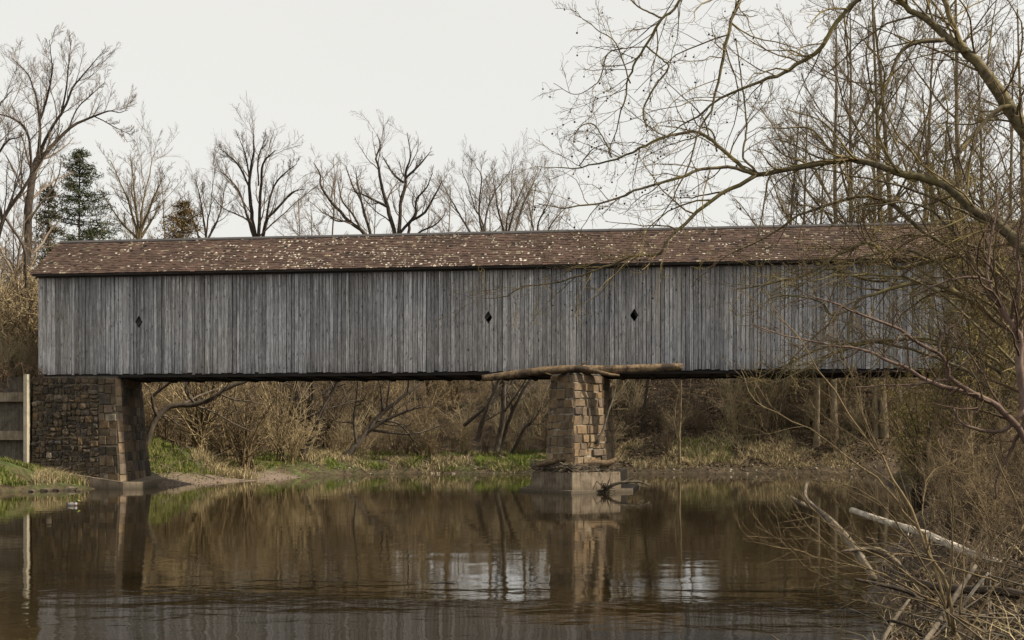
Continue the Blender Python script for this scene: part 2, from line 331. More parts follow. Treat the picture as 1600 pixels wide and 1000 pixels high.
grassy = np.clip(sstep(50, 54, GY)*(1-sstep(3, 9, GS))*(1-.8*sstep(5, 9, GX))*(1-.4*sstep(78, 84, GY)), 0, 1)
muddy = np.clip(1-sstep(.05, .6, GS), 0, 1)*np.where((GX > 0) & (GY < 80), 1, .6)
sandy = sstep(-22, -17, GX)*(1-sstep(-12.5, -10.5, GX))*sstep(62, 64.5, GY)*(1-sstep(77.5, 79.5, GY))*(1-sstep(2.4, 3.6, GS))
gc = np.stack([sandy, grassy, muddy], -1).reshape(-1, 3)
tag(link('ground', mesh('ground', np.stack([GX, GY, GZ], -1), [gq], True, gc), M_GROUND), kind='structure')
tag(link('river', mesh('river', [(-900, -300, 0), (900, -300, 0), (900, 140, 0), (-900, 140, 0)], [[(0, 1, 2, 3)]]), M_WATER), kind='structure')

# ---------------------------------------------------------------- covered bridge
bridge = tag(empty('covered_bridge', (P0[0], P0[1], 0), RZ), 'long covered bridge of weathered grey vertical boards under a brown shingle roof', 'covered bridge')
DIA = [(sx(217), 503), (sx(763), 496), (sx(991), 492.5)]
DIA = [(s_, CH+(YH-py)/F*BW(s_, 0, 0)[1]) for s_, py in DIA]
def plank_mesh(wd, h, th, cut=None):
    """a board; cut = (cx, cz, hw, hh) diamond in the board's own frame"""
    mb = MB(); sk_ = R.normal(0, .004, 4)
    if cut is None:
        y0, y1 = sk_[0], sk_[1]
        V = [(0, y0, 0), (wd, y1, 0), (wd, th, 0), (0, th, 0), (0, y0+sk_[2], h), (wd, y1+sk_[3], h), (wd, th, h), (0, th, h)]
        mb.add(V, [[(0, 3, 2, 1), (4, 5, 6, 7), (0, 1, 5, 4), (1, 2, 6, 5), (2, 3, 7, 6), (3, 0, 4, 7)]])
    else:
        cx, cz, hw, hh = cut
        xs = sorted({0, wd, *[x for x in (cx-hw, cx, cx+hw) if 0 < x < wd]})
        g = lambda x: max(0, 1-abs(x-cx)/hw)*hh
        for a, b in zip(xs[:-1], xs[1:]):
            for lo, hi in (((0, 0), (cz-g(a), cz-g(b))), ((cz+g(a), cz+g(b)), (h, h))):
                V = [(a, 0, lo[0]), (b, 0, lo[1]), (b, th, lo[1]), (a, th, lo[0]), (a, 0, hi[0]), (b, 0, hi[1]), (b, th, hi[1]), (a, th, hi[0])]
                mb.add(V, [[(0, 3, 2, 1), (4, 5, 6, 7), (0, 1, 5, 4), (1, 2, 6, 5), (2, 3, 7, 6), (3, 0, 4, 7)]])
    return mesh('plank', np.concatenate(mb.V), mb.F)
s_ = 0.0
while s_ < BL:
    wd = min(float(R.choice([.16, .19, .2, .22, .25])), BL-s_+.05); h = ZE-ZB+.03
    off = R.uniform(-.034, .0); z0 = ZB+R.normal(0, .022)-(.05*R.random() if R.random() < .12 else 0); cut = None
    for cs, cz in DIA:
        if s_ < cs+.2 and s_+wd > cs-.2: cut = (cs-s_, cz-z0, .2, .31)
    if cut: off = -.012
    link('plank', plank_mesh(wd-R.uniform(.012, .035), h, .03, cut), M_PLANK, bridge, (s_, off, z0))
    s_ += wd
k = 0.0                                    # far wall: plain boards in one skin, seen only from beyond
mb = MB()
while k < BL:
    mb.box((k, 2*HW+.004*(int(k*4) % 2), ZB), (k+.29, 2*HW+.03, ZE)); k += .285
tag(mb.build('rear_siding', M_PLANK, bridge), kind='stuff')
mb = MB()                                   # town lattice inside
for q in np.arange(.4, BL-5, 1.25):
    for dq in (0, 1):
        a, b = (q, q+4.6) if dq == 0 else (q+4.6, q); y = .12+.08*dq
        for yy in (y, 2*HW-y-.06):
            V = [(a-.13, yy, ZB+.1), (a+.13, yy, ZB+.1), (a+.13, yy+.06, ZB+.1), (a-.13, yy+.06, ZB+.1), (b-.13, yy, ZE-.1), (b+.13, yy, ZE-.1), (b+.13, yy+.06, ZE-.1), (b-.13, yy+.06, ZE-.1)]
            mb.add(V, [[(0, 3, 2, 1), (4, 5, 6, 7), (0, 1, 5, 4), (1, 2, 6, 5), (2, 3, 7, 6), (3, 0, 4, 7)]])
tag(mb.build('lattice_truss', M_FASCIA, bridge), kind='stuff')
mb = MB()
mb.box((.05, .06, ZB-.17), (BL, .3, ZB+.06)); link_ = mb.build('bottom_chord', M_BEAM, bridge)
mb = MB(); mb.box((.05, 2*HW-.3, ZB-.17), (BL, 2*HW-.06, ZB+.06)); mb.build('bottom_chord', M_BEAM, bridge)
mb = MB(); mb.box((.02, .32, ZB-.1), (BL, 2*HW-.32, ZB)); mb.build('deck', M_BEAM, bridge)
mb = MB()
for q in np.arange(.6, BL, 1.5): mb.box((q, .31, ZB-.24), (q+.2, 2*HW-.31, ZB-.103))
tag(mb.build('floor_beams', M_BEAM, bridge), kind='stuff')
# gable ends (weathered boards above the portal)
for e, sgn in ((0.02, 1), (BL-.05, 1)):
    mb = MB()
    for q in np.arange(.04, 2*HW-.1, .26):
        top = ZE+.0+(ZR-ZE-.1)*(1-abs(q+.12-HW)/HW); lo = ZB if (q < .75 or q > 2*HW-1.0) else ZB+3.9
        mb.box((e, q, lo), (e+.03, q+.25, top))
    tag(mb.build('gable_boards', M_PLANK, bridge), kind='stuff')
mb = MB(); mb.box((-.12, -.05, ZE-.16), (BL, -.035+.0, ZE-.02)); mb.build('fascia', M_FASCIA, bridge)
EV = -.36; rs = math.hypot(HW-EV, ZR-ZE+.02); NC = 19
dv = np.array([0, HW-EV, ZR-ZE-.02])/rs; up = np.array([0, -dv[2], dv[1]]); O = np.array([-.12, EV, ZE+.02])
mb = MB(); V = []
for side in (0, 1):
    mb2 = MB()
    a = O-up*.05; b = a+dv*rs
    if side: a = a*[1, -1, 1]+[0, 2*HW, 0]; b = b*[1, -1, 1]+[0, 2*HW, 0]
    lo = [a, a+[BL+.12, 0, 0], b+[BL+.12, 0, 0], b]; hi = [np.array(x)+[0, 0, .04] for x in lo]
    if side: lo, hi = lo[::-1], hi[::-1]
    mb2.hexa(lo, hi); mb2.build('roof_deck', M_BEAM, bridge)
for side in (0, 1):
    sh = MB(); QV = []; QC = []
    for c in range(NC):
        x = -.12-R.uniform(0, .2); l0, l1 = c*rs/NC-.02, min((c+1)*rs/NC+.06, rs)
        while x < BL:
            wd = R.uniform(.12, .24); xa, xb = max(x, -.14), min(x+wd-.006, BL+.01); x += wd
            if xb-xa < .03: continue
            j = R.normal(0, .012); lift = R.uniform(.016, .04)
            px_ = xa/BL
            dens = .035+.24*math.exp(-((px_-.3)/.13)**2)+.1*math.exp(-((px_-.55)/.15)**2)+.05*(px_ > .62)*(px_ < .82)
            dens *= .25+1.5*float(vnoise(np.array(xa), np.array(c*.6), .9, 4))**2.2*2.0*(.4+1.2*float(vnoise(np.array(xa), np.array(c*2.), 2.2, 9)))
            rr = R.random(); 
            if rr < dens: col = np.array([.42, .375, .31])*R.uniform(.5, 1.2)
            elif rr < dens+.05: col = np.array([.16, .13, .09])*R.uniform(.7, 1.2)
            elif rr > .992: col = np.array([.012, .01, .01])
            else: col = np.array([.074, .047, .036])*R.uniform(.7, 1.3)
            def pt(xx, l, hgt): return O+np.array([xx, 0, 0])+dv*l+up*hgt
            la = l0+j
            if rr < dens:                   # a lifted, bleached scrap of shingle
                lb = la+rs/NC*R.uniform(.3, .75); lf = lift+.006; xa_, xb_ = xa, xb; xa = xa_+(xb_-xa_)*R.uniform(0, .45); xb = xa+(xb_-xa)*R.uniform(.3, .8)
                e1, e2, e3, e4 = R.uniform(-.03, .03, 4); q8 = [pt(xa+e1, la, lf), pt(xb+e2, la+e3*.3, lf), pt(xb-e1, lb+e4*.4, lf-.004), pt(xa+e4, lb+e2*.4, lf-.004), pt(xa, la, -.01), pt(xb, la, -.01), pt(xb, lb, -.012), pt(xa, lb, -.012)]
                QV.append(q8); QC += [col]*8
                xa, xb = xa_, xb_; col = np.array([.074, .047, .036])*R.uniform(.7, 1.3)
            q8 = [pt(xa, la, lift), pt(xb, la, lift), pt(xb, l1, .0), pt(xa, l1, .0), pt(xa, la, -.01), pt(xb, la, -.01), pt(xb, l1, -.012), pt(xa, l1, -.012)]
            QV.append(q8); QC += [col]*8
    QV = np.array(QV); QC = np.array(QC)
    if side: QV = QV*[1, -1, 1]+[0, 2*HW, 0]
    n_ = len(QV); i0 = (np.arange(n_)*8)[:, None]
    fc = np.concatenate([i0+np.array(f) for f in ((0, 1, 2, 3), (0, 4, 5, 1), (0, 3, 7, 4), (1, 5, 6, 2))])
    if side: fc = fc[:, ::-1]
    o = link('shingles', mesh('shingles', QV.reshape(-1, 3), [fc], False, QC), M_SHING, bridge); tag(o, kind='stuff')
mb = MB(); r0 = O+dv*rs
mb.hexa([(-.14, HW-.16, ZR-.1), (BL, HW-.16, ZR-.1), (BL, HW, ZR+.02), (-.14, HW, ZR+.02)], [(-.14, HW-.16, ZR-.04), (BL, HW-.16, ZR-.04), (BL, HW, ZR+.08), (-.14, HW, ZR+.08)])
mb.hexa([(-.14, HW+.002, ZR+.02), (BL, HW+.002, ZR+.02), (BL, HW+.16, ZR-.1), (-.14, HW+.16, ZR-.1)], [(-.14, HW+.002, ZR+.08), (BL, HW+.002, ZR+.08), (BL, HW+.16, ZR-.04), (-.14, HW+.16, ZR-.04)])
mb.build('ridge_cap', M_FASCIA, bridge)
mb = MB(); mb.box((-.14, EV+.0, ZE-.1), (BL, EV+.03, ZE+.035)); mb.build('eave_board', M_BEAM, bridge)

# ---------------------------------------------------------------- stone work
def stones(corners, rows, wrange, parent, m, proud=(.0, .05), gap=.022, depth=.12, quoin=None, jit=.012):
    bl, br, tr, tl = [np.array(c, float) for c in corners]
    nv = nrm(np.cross(br-bl, tl-bl)); hts = R.uniform(.75, 1.3, rows); hts = np.concatenate([[0], np.cumsum(hts/hts.sum())])
    P = lambda a, b: (bl*(1-a)+br*a)*(1-b)+(tl*(1-a)+tr*a)*b
    hgt = np.linalg.norm(tl-bl)
    for r in range(rows):
        v0, v1 = hts[r], hts[r+1]; W = np.linalg.norm(P(1, v0)-P(0, v0)); x = -R.uniform(0, wrange[0]*.5)
        while x < W-.04:
            wd = R.uniform(*wrange)
            if quoin and x > W-quoin*2.2: wd = R.uniform(.8, 1.2)*quoin
            a0, a1 = max(x, 0), min(x+wd, W); x += wd
            if W-a1 < .1: a1 = W; x = W
            if a1-a0 < .07: continue
            dv0, dv1 = R.normal(0, .012, 2)
            g = gap/2; f0, f1 = (a0+g)/W, (a1-g)/W; h0, h1 = v0+g/hgt+max(-.01, dv0)*.5*(r > 0), v1-g/hgt+min(.01, dv1)*.3
            if h1 <= h0+.01: continue
            base = [P(f0, h0), P(f1, h0), P(f1, h1), P(f0, h1)]; c = sum(base)/4; pr = R.uniform(*proud)
            front = [c+(b-c)*R.uniform(.82, .97)+nv*(pr+R.normal(0, jit)) for b in base]; mid = [b+nv*(pr*.35) for b in base]; back = [b-nv*depth for b in base]
            V = np.array(front+mid+back)-c
            o = link('stone', mesh('stone', V, [[(0, 1, 2, 3)], [(4, 5, 1, 0), (5, 6, 2, 1), (6, 7, 3, 2), (7, 4, 0, 3), (8, 9, 5, 4), (9, 10, 6, 5), (10, 11, 7, 6), (11, 8, 4, 7)]]), m, parent, c)
def rubble(corners, parent, m, amin, amax, prmax):
    bl, br, tr, tl = [np.array(c, float) for c in corners]; nv = nrm(np.cross(br-bl, tl-bl)); W, Hh = np.linalg.norm(br-bl), np.linalg.norm(tl-bl)
    P = lambda x, y: (bl*(1-x/W)+br*x/W)*(1-y/Hh)+(tl*(1-x/W)+tr*x/W)*y/Hh
    todo, out = [(0, 0, W, Hh)], []
    while todo:
        x, y, a, b = todo.pop()
        if a*b < R.uniform(amin, amax)*1.6 and a < 3.2*b: out.append((x, y, a, b)); continue
        f = R.uniform(.34, .66)
        if a > b*1.25: todo += [(x, y, a*f, b), (x+a*f, y, a*(1-f), b)]
        else: todo += [(x, y, a, b*f), (x, y+b*f, a, b*(1-f))]
    for x, y, a, b in out:
        g = R.uniform(.012, .03); q = [(x+g, y+g), (x+a-g, y+g), (x+a-g, y+b-g), (x+g, y+b-g)]
        q = [(px+R.normal(0, .018), py+R.normal(0, .018)) for px, py in q]; oc = []
        for i in range(4):                  # eight-sided outline: cut corners
            (x0, y0), (x1, y1) = q[i], q[(i+1) % 4]; c0, c1 = R.uniform(.1, .3), R.uniform(.7, .9); oc += [P(x0+(x1-x0)*c0, y0+(y1-y0)*c0), P(x0+(x1-x0)*c1, y0+(y1-y0)*c1)]
        pr = R.uniform(-.02, prmax); c = sum(oc)/8; fr = [c+(p-c)*R.uniform(.72, .9)+nv*(pr+R.normal(0, .02)) for p in oc]; md = [p+nv*min(pr*.4, .03) for p in oc]; bk = [p-nv*.12 for p in oc]
        V = np.array(fr+md+bk+[c+nv*(pr+R.normal(.015, .015))])-c; i8 = np.arange(8); j8 = (i8+1) % 8
        link('stone', mesh('stone', V, [np.stack([i8, j8, np.full(8, 24)], -1), np.stack([i8+8, j8+8, j8, i8], -1), np.stack([i8+16, j8+16, j8+8, i8+8], -1)]), m, parent, c)
# abutment, bridge coordinates
ab = tag(empty('stone_abutment', (P0[0], P0[1], 0), RZ), 'dark rubble stone abutment carrying the left end of the covered bridge', 'bridge abutment')
sa, sb, sb2, zt, zb = -.32, sx(186)-.05, sx(199), ZB-.19, .35
ch = .2
core_b = [(sa, -.1, zb), (sb2-ch, -.42, zb), (sb2+.0, -.1, zb), (sb2-1.15, 5.3, zb), (sa, 5.3, zb)]
core_t = [(sa, .1, zt), (sb-ch, .02, zt), (sb, .26, zt), (sb-1.1, 5.1, zt), (sa, 5.1, zt)]
mb = MB(); mb.hexa([np.array(p)*1 for p in core_b], core_t); mb.build('mortar_core', M_MORTAR, ab)
def off(face, d):
    f = [np.array(x, float) for x in face]; nv = nrm(np.cross(f[1]-f[0], f[3]-f[0])); return [x+nv*d for x in f]
fq = off([core_b[0], core_b[1], core_t[1], core_t[0]], .03); lp = lambda a, b, f: a*(1-f)+b*f
rubble([fq[0], lp(fq[0], fq[1], .78), lp(fq[3], fq[2], .8), fq[3]], ab, M_STONE, .045, .13, .13)
stones([lp(fq[0], fq[1], .785), fq[1], fq[2], lp(fq[3], fq[2], .805)], 12, (.4, .7), ab, M_STONE, (.0, .07), .03, .1)
stones(off([core_b[2], core_b[3], core_t[3], core_t[2]], .02), 11, (.5, 1.1), ab, M_STONE, (.0, .05))
stones(off([core_b[1], core_b[2], core_t[2], core_t[1]], .03), 11, (.7, .8), ab, M_STONE2, (.0, .03), .02, .1)
# footing with a sloping top
fs0, fs1 = sx(80), sx(226)
mb = MB()
mb.hexa([(fs0, -.75, -.8), (sb2+.1, -.75, -.8), (fs1-.05, -.1, -.8), (fs1-1.2, 5.6, -.8), (fs0, 5.6, -.8)], [(fs0, -.7, .93), (sb2+.1, -.7, .34), (fs1-.05, -.1, .34), (fs1-1.2, 5.6, .34), (fs0, 5.6, .93)])
mb.build('concrete_footing', M_CONC, ab)
# cap course
mb = MB(); mb.box((sa, .02, zt+.002), (sb-.02, .3, zt+.09), jit=.006); mb.build('cap_course', M_CONCD, ab)
# right abutment (behind the thicket)
rb = tag(empty('stone_abutment', (P0[0], P0[1], 0), RZ), 'stone abutment under the right end of the bridge, behind the thicket', 'bridge abutment')
ra = sx(1530); mb = MB(); cb = [(ra, -.1, -.5), (BL+.6, -.1, -.5), (BL+.6, 5.3, -.5), (ra, 5.3, -.5)]; ct = [(ra+.4, .1, zt), (BL+.6, .1, zt), (BL+.6, 5.1, zt), (ra+.4, 5.1, zt)]
mb.hexa(cb, ct); mb.build('mortar_core', M_MORTAR, rb)
stones(off([cb[0], cb[1], ct[1], ct[0]], .03), 12, (.35, .8), rb, M_STONE); stones(off([cb[3], cb[0], ct[0], ct[3]], .03), 11, (.5, 1.1), rb, M_STONE)
# concrete crib wall left of the abutment
cw = tag(empty('retaining_wall', (P0[0], P0[1], 0), RZ), 'stained concrete retaining wall with a pale post and two beams left of the stone abutment', 'retaining wall')
ps = sx(46)
mb = MB(); mb.box((ps-.09, -.42, .8), (ps+.1, -.12, 5.72)); mb.build('post', M_CONCL, cw)
mb = MB(); mb.box((ps-3.1, -.42, .8), (ps-2.9, -.12, 5.75)); mb.build('post', M_CONCL, cw)
for zz in (4.35, 2.42):
    mb = MB(); mb.box((ps-2.898, -.36, zz), (ps-.092, -.0, zz+.46)); mb.build('beam', M_CONC, cw)
for za, zc in ((.6, 2.416), (2.884, 4.346), (4.814, 5.6)):
    mb = MB(); mb.box((ps-2.896, -.02, za), (ps-.094, .25, zc)); mb.build('panel', M_CONCD, cw)
mb = MB(); mb.box((ps-9, .02, .6), (ps-3.1, .25, 5.4)); mb.build('panel', M_CONCD, cw)
# pier
pc = sx(901)
pier = tag(empty('stone_pier', tuple(BW(pc, 0, 0)), RZ), 'tapering stone pier with a pointed nose on a concrete base in mid river', 'bridge pier')
zt2, zb2 = 5.46, .95
def pent(hw, nose, t0, t1, z): return [(-hw, t0, z), (0, t0-nose, z), (hw, t0, z), (hw+.16, t1, z), (.16, t1+nose*.8, z), (-hw+.16, t1, z)]
pb, pt_ = pent(1.42, 1.75, -.35, 5.5, zb2), pent(1.16, 1.45, -.2, 5.3, zt2)
mb = MB(); mb.hexa(pb, pt_); mb.build('mortar_core', M_MORTARL, pier)
for a, b in ((0, 1), (1, 2), (2, 3), (5, 0)):
    big = (.6, 1.2) if (a, b) in ((2, 3), (5, 0)) else (.34, .82)
    stones(off([pb[a], pb[b], pt_[b], pt_[a]], .01), 12, big, pier, M_STONE2, (.0, .085), .032, .1, None, .02)
mb = MB(); mb.hexa(pent(1.2, 1.5, -.2, 5.3, zt2+.003), pent(1.12, 1.4, -.15, 5.3, ZB-.175)); mb.build('cap_stone', M_CONCD, pier)
bb, bt = pent(2.12, 2.15, -.5, 5.9, -.6), pent(2.05, 2.05, -.5, 5.9, .945)
mb = MB(); mb.hexa(bb, bt); mb.build('concrete_base', M_CONC, pier)
mb = MB(); mb.hexa(pent(2.7, 2.75, -.5, 6.2, -.8), pent(2.66, 2.65, -.5, 6.2, .14)); mb.build('footing_slab', M_CONC, pier)

# ---------------------------------------------------------------- plants
def smooth_poly(pts, n):
    pts = np.asarray(pts, float); m = len(pts)
    e = np.vstack([2*pts[0]-pts[1], pts, 2*pts[-1]-pts[-2]])
    tt = np.linspace(0, m-1-1e-6, n); i = tt.astype(int); f = (tt-i)[:, None]
    a, b, c, d = e[i], e[i+1], e[i+2], e[i+3]
    return .5*((2*b)+(-a+c)*f+(2*a-5*b+4*c-d)*f*f+(-a+3*b-3*c+d)*f**3)
def trace(limbs, d, slope=.35, n=22, wob=.012):
    """limbs drawn as (px, py, width px) -> polylines with their own depth; a limb starts at the depth of the limb it leaves"""
    P, Q, pxs = [], [], []
    for li in limbs:
        dl = None
        if isinstance(li, dict): dl = li.get('slope'); li = li['p']
        li = np.array(li, float); d0 = d; best = 22
        for q in pxs:
            dd = np.hypot(q[:, 0]-li[0, 0], q[:, 1]-li[0, 1]); j = int(np.argmin(dd))
            if dd[j] < best: best = dd[j]; d0 = q[j, 2]
        c = smooth_poly(li, n); seg = np.concatenate([[0], np.cumsum(np.hypot(*np.diff(c[:, :2], axis=0).T))])
        dep = d0+(R.uniform(-slope, slope) if dl is None else dl)*seg/F*d+np.sin(seg/F*d*1.1+R.uniform(0, 6))*.12*(seg > 0)*min(1, d/30)
        dep[0] = d0
        pxs.append(np.stack([c[:, 0], c[:, 1], dep], -1))
        X = np.stack([(c[:, 0]-800)/F*dep, dep, CH+(YH-c[:, 1])/F*dep], -1)
        lenm = seg[-1]/F*d
        nz = np.cumsum(R.standard_normal((n, 3)), 0)*wob*lenm/n**.5; nz -= nz[:1]; nz *= np.linspace(0, 1, n)[:, None]*0+1; nz -= np.linspace(0, 1, n)[:, None]*nz[-1]
        P.append(X+nz); Q.append(np.maximum(c[:, 2]*((.8 if li[0, 1] < 600 else 1.05) if d > 60 else 1), .5)/2/F*dep)
    return np.array(P), np.array(Q)
def spawn(P, Q, cnt, t=(.25, 1), ang=(25, 55), lf=.45, lmin=0, lmax=1e9, rr=.55, wig=.12, upv=.05, n=6, tip=.35, rmin=.004, falloff=.5, side=None, rmax=9):
    M, m, _ = P.shape
    Ln = np.linalg.norm(np.diff(P, axis=1), axis=2).sum(1)
    if cnt >= 1: c = np.full(M, int(cnt))
    else: c = np.maximum(1, (Ln*cnt).astype(int))
    if isinstance(cnt, float) and cnt >= 1: c = np.maximum(2, (Ln*cnt).astype(int))     # float: per metre
    pi = np.repeat(np.arange(M), c); K = len(pi)
    st = np.concatenate([np.arange(x)/x for x in c])+R.random(K)/np.repeat(c, c)
    tt = t[0]+(t[1]-t[0])*st; f = tt*(m-1)*.9999; i = f.astype(int); f = (f-i)[:, None]
    pos = P[pi, i]*(1-f)+P[pi, i+1]*f; rad = Q[pi, i]*(1-f[:, 0])+Q[pi, i+1]*f[:, 0]
    T = nrm(P[pi, i+1]-P[pi, i]); a = np.radians(R.uniform(*ang, K))[:, None]
    pr = R.standard_normal((K, 3)); pr[:, 2] += .25
    if side is not None: pr += side
    pr = nrm(pr-(pr*T).sum(1, keepdims=True)*T)
    D = np.cos(a)*T+np.sin(a)*pr
    ln = np.clip(Ln[pi]*lf*(1-falloff*tt)*R.uniform(.55, 1.25, K), lmin, lmax)
    out = [pos]; cur = pos.copy()
    for s in range(n-1):
        D = nrm(D+R.normal(0, wig, (K, 3))+np.array([0, 0, upv])); cur = cur+D*(ln/(n-1))[:, None]; out.append(cur)
    r0 = np.clip(rad*rr*R.uniform(.7, 1.1, K), rmin, rmax)
    return np.stack(out, 1), np.maximum(r0[:, None]*np.linspace(1, tip, n), rmin*.75)
def base_of(P): 
    p = P[np.argmin(P[:, 0, 2]), 0]; return (float(p[0]), float(p[1]), float(p[2]))
class Local(MB):
    def shift(s, o): s.V = [v-np.array(o) for v in s.V]; return s
def make_tree(label, P, Q, m1, m2, levels, cat='tree', group=None, name='bare_tree', parts=False, k0=7, buds=None, extra=None, rootz=None):
    b = base_of(P); root = tag(empty(name, b), label, cat, group)
    if parts:
        for i in range(len(P)):
            t = Local(); t.tubes(P[i:i+1], Q[i:i+1], 8, True, lump=.04); t.shift(b).build('trunk' if i == 0 else 'limb', m1, root, True)
    else:
        t = Local(); t.tubes(P, Q, k0, False, lump=.03); t.shift(b).build('trunk', m1, root, True)
    c = Local(); p, q = P, Q; last = None
    for li, lv in enumerate(levels):
        p, q = spawn(p, q, **lv); c.tubes(p, q, 5 if li == 0 else 3); last = p
    c.shift(b).build('crown', m2, root, True)
    if buds:
        cnt, size, cols = buds; pick = R.integers(0, len(last), cnt); pt = last[pick, R.integers(1, last.shape[1], cnt)]
        f = Local(); cc = np.array(cols)[R.integers(0, len(cols), cnt)]*R.uniform(.7, 1.3, (cnt, 1))
        f.cards(pt+R.normal(0, size*.6, pt.shape), size, cc); f.shift(b).build('buds', M_LEAF, root, useattr=True)
    return root, last
def upright(x, y, h, r, n=14, lean=(0, 0), z=None, bend=.04):
    z = float(H(x, y))-.25 if z is None else z
    t = np.linspace(0, 1, n); P = np.stack([x+lean[0]*t*t*h+np.cumsum(R.normal(0, bend*.35, n))*h/n, y+lean[1]*t*t*h+np.cumsum(R.normal(0, bend*.35, n))*h/n, z+h*t], -1)
    return P[None], (r*(1-.8*t)*(1+.5*np.exp(-t*25)))[None]
LV_FAR = [dict(cnt=11, t=(.25, 1), ang=(22, 50), lf=.42, wig=.1, upv=.09, n=7, rr=.45, rmin=.012), dict(cnt=8, t=(.15, 1), ang=(22, 52), lf=.48, wig=.13, upv=.07, n=5, rmin=.008), dict(cnt=9, t=(.12, 1), ang=(20, 50), lf=.55, wig=.15, upv=.05, n=4, rmin=.0055)]
# --- far big tree on the left
T1 = [[(20, 600, 15), (27, 561, 14), (34, 498, 13), (43, 440, 12), (45, 350, 12), (48, 300, 11), (55, 258, 10), (60, 248, 9)],
      [(57, 254, 9), (72, 238, 8), (84, 224, 7), (108, 200, 6), (136, 186, 4.5), (160, 175, 3.5), (172, 172, 2.5), (186, 176, 1.6), (200, 172, 1)],
      [(60, 248, 8), (76, 208, 6), (96, 176, 5), (112, 140, 4), (132, 112, 2.6), (158, 84, 1)],
      [(55, 258, 7), (62, 220, 6), (60, 172, 5), (52, 140, 3.6), (40, 112, 2.4), (18, 90, 1)],
      [(61, 190, 5), (74, 150, 4), (80, 108, 2.6), (77, 62, 1)], [(96, 176, 4), (104, 130, 3), (108, 95, 2), (112, 62, 1)],
      [(50, 280, 6), (46, 235, 5), (40, 204, 5), (24, 188, 4), (0, 180, 3), (-25, 190, 2)],
      [(148, 182, 2.5), (165, 190, 2), (185, 201, 1.6), (207, 212, 1)], [(108, 200, 3), (120, 170, 2.5), (140, 150, 2), (165, 128, 1)]]
P, Q = trace(T1, 70); make_tree('tall bare tree beside the left end of the bridge, its forked crown against the sky', P, Q, M_BARKD, M_FARTW, LV_FAR)
T1b = [[(-45, 590, 11), (-20, 450, 10), (4, 350, 8), (22, 310, 7), (52, 264, 5), (72, 236, 3)], [(-20, 450, 8), (-5, 300, 7), (-8, 220, 5), (0, 165, 3), (20, 140, 1.2)],
       [(4, 350, 6), (-10, 270, 5), (8, 225, 4), (30, 215, 2)], [(8, 340, 5), (38, 390, 5), (40, 450, 4)]]
P, Q = trace(T1b, 66); make_tree('leaning bare tree cut off by the left edge of the photo', P, Q, M_BARK, M_FARTW, LV_FAR)
# --- crowns over the roof
T2 = [[(399, 500, 10), (398, 420, 9), (397, 370, 8.5), (392, 334, 7.5), (391, 295, 6), (396, 262, 4.5), (399, 228, 3), (396, 206, 1)],
      [(399, 420, 7), (402, 367, 7), (404, 324, 6), (406, 281, 5), (411, 252, 4), (430, 235, 1.6)], [(399, 420, 7), (411, 367, 7), (416, 343, 6), (430, 329, 5), (447, 310, 4), (459, 298, 3), (476, 295, 1.2)],
      [(416, 346, 5), (421, 314, 4), (430, 286, 3.6), (445, 269, 2.6), (464, 256, 1.2)], [(397, 372, 5), (387, 340, 5), (373, 300, 4), (354, 276, 3), (344, 268, 1.2)], [(390, 293, 4), (373, 259, 3.6), (356, 242, 2.6), (344, 233, 1.2)],
      [(390, 280, 3), (385, 247, 3), (373, 214, 1)], [(404, 290, 3), (404, 247, 3), (416, 214, 1)], [(395, 350, 4), (378, 338, 3), (350, 325, 2), (335, 310, 1)]]
LV = [dict(LV_FAR[0], cnt=10), LV_FAR[1], LV_FAR[2]]
P, Q = trace(T2, 88); make_tree('bare tree with a tall fan crown above the roof, right of the brown conical cedar', P, Q, M_BARKD, M_FARTW, LV)
LW = [dict(LV_FAR[0], cnt=9, wig=.2, lf=.38), dict(LV_FAR[1], wig=.24, cnt=7), dict(LV_FAR[2], cnt=7)]
T3 = [[(622, 500, 11), (620, 420, 10), (617, 364, 9), (608, 334, 8), (602, 315, 7), (595, 290, 6), (592, 262, 5), (588, 246, 4), (595, 227, 3), (589, 210, 1.2)],
      [(620, 420, 8), (622, 363, 8), (625, 334, 7), (626, 312, 7), (633, 290, 6), (633, 268, 5), (641, 246, 3), (636, 208, 1.2)], [(605, 323, 6), (589, 315, 5), (567, 304, 3), (553, 299, 1.4)], [(630, 285, 5), (614, 271, 4), (597, 243, 1.5)],
      [(634, 278, 5), (652, 262, 4), (672, 238, 1.5)], [(621, 420, 6), (639, 364, 6), (641, 348, 5), (663, 334, 5), (680, 304, 3.6), (691, 282, 1.4)], [(622, 368, 6), (647, 337, 5), (650, 312, 4), (667, 292, 3), (676, 270, 1.2)], [(622, 400, 5), (655, 364, 4), (680, 352, 3), (695, 335, 1.4)]]
P, Q = trace(T3, 88); make_tree('bare tree with crooked dark twin stems above the middle of the roof', P, Q, M_BARKD, M_FARTW, LW)
T3b = [[(590, 500, 10), (580, 400, 9), (570, 364, 8), (548, 345, 7), (529, 326, 6), (515, 309, 5), (501, 287, 4), (501, 271, 3), (490, 254, 1.2)], [(582, 400, 6), (578, 364, 6), (570, 337, 5), (562, 309, 4), (551, 290, 3), (540, 258, 1.2)],
       [(565, 361, 5), (551, 334, 4), (534, 312, 3), (528, 280, 1.2)], [(570, 337, 4), (560, 290, 3), (556, 262, 1.2)], [(548, 345, 4), (525, 345, 3), (505, 330, 1.2)]]
P, Q = trace(T3b, 90); make_tree('crooked bare tree leaning left over the roof beside the twin-stemmed tree', P, Q, M_BARKD, M_FARTW, LW)
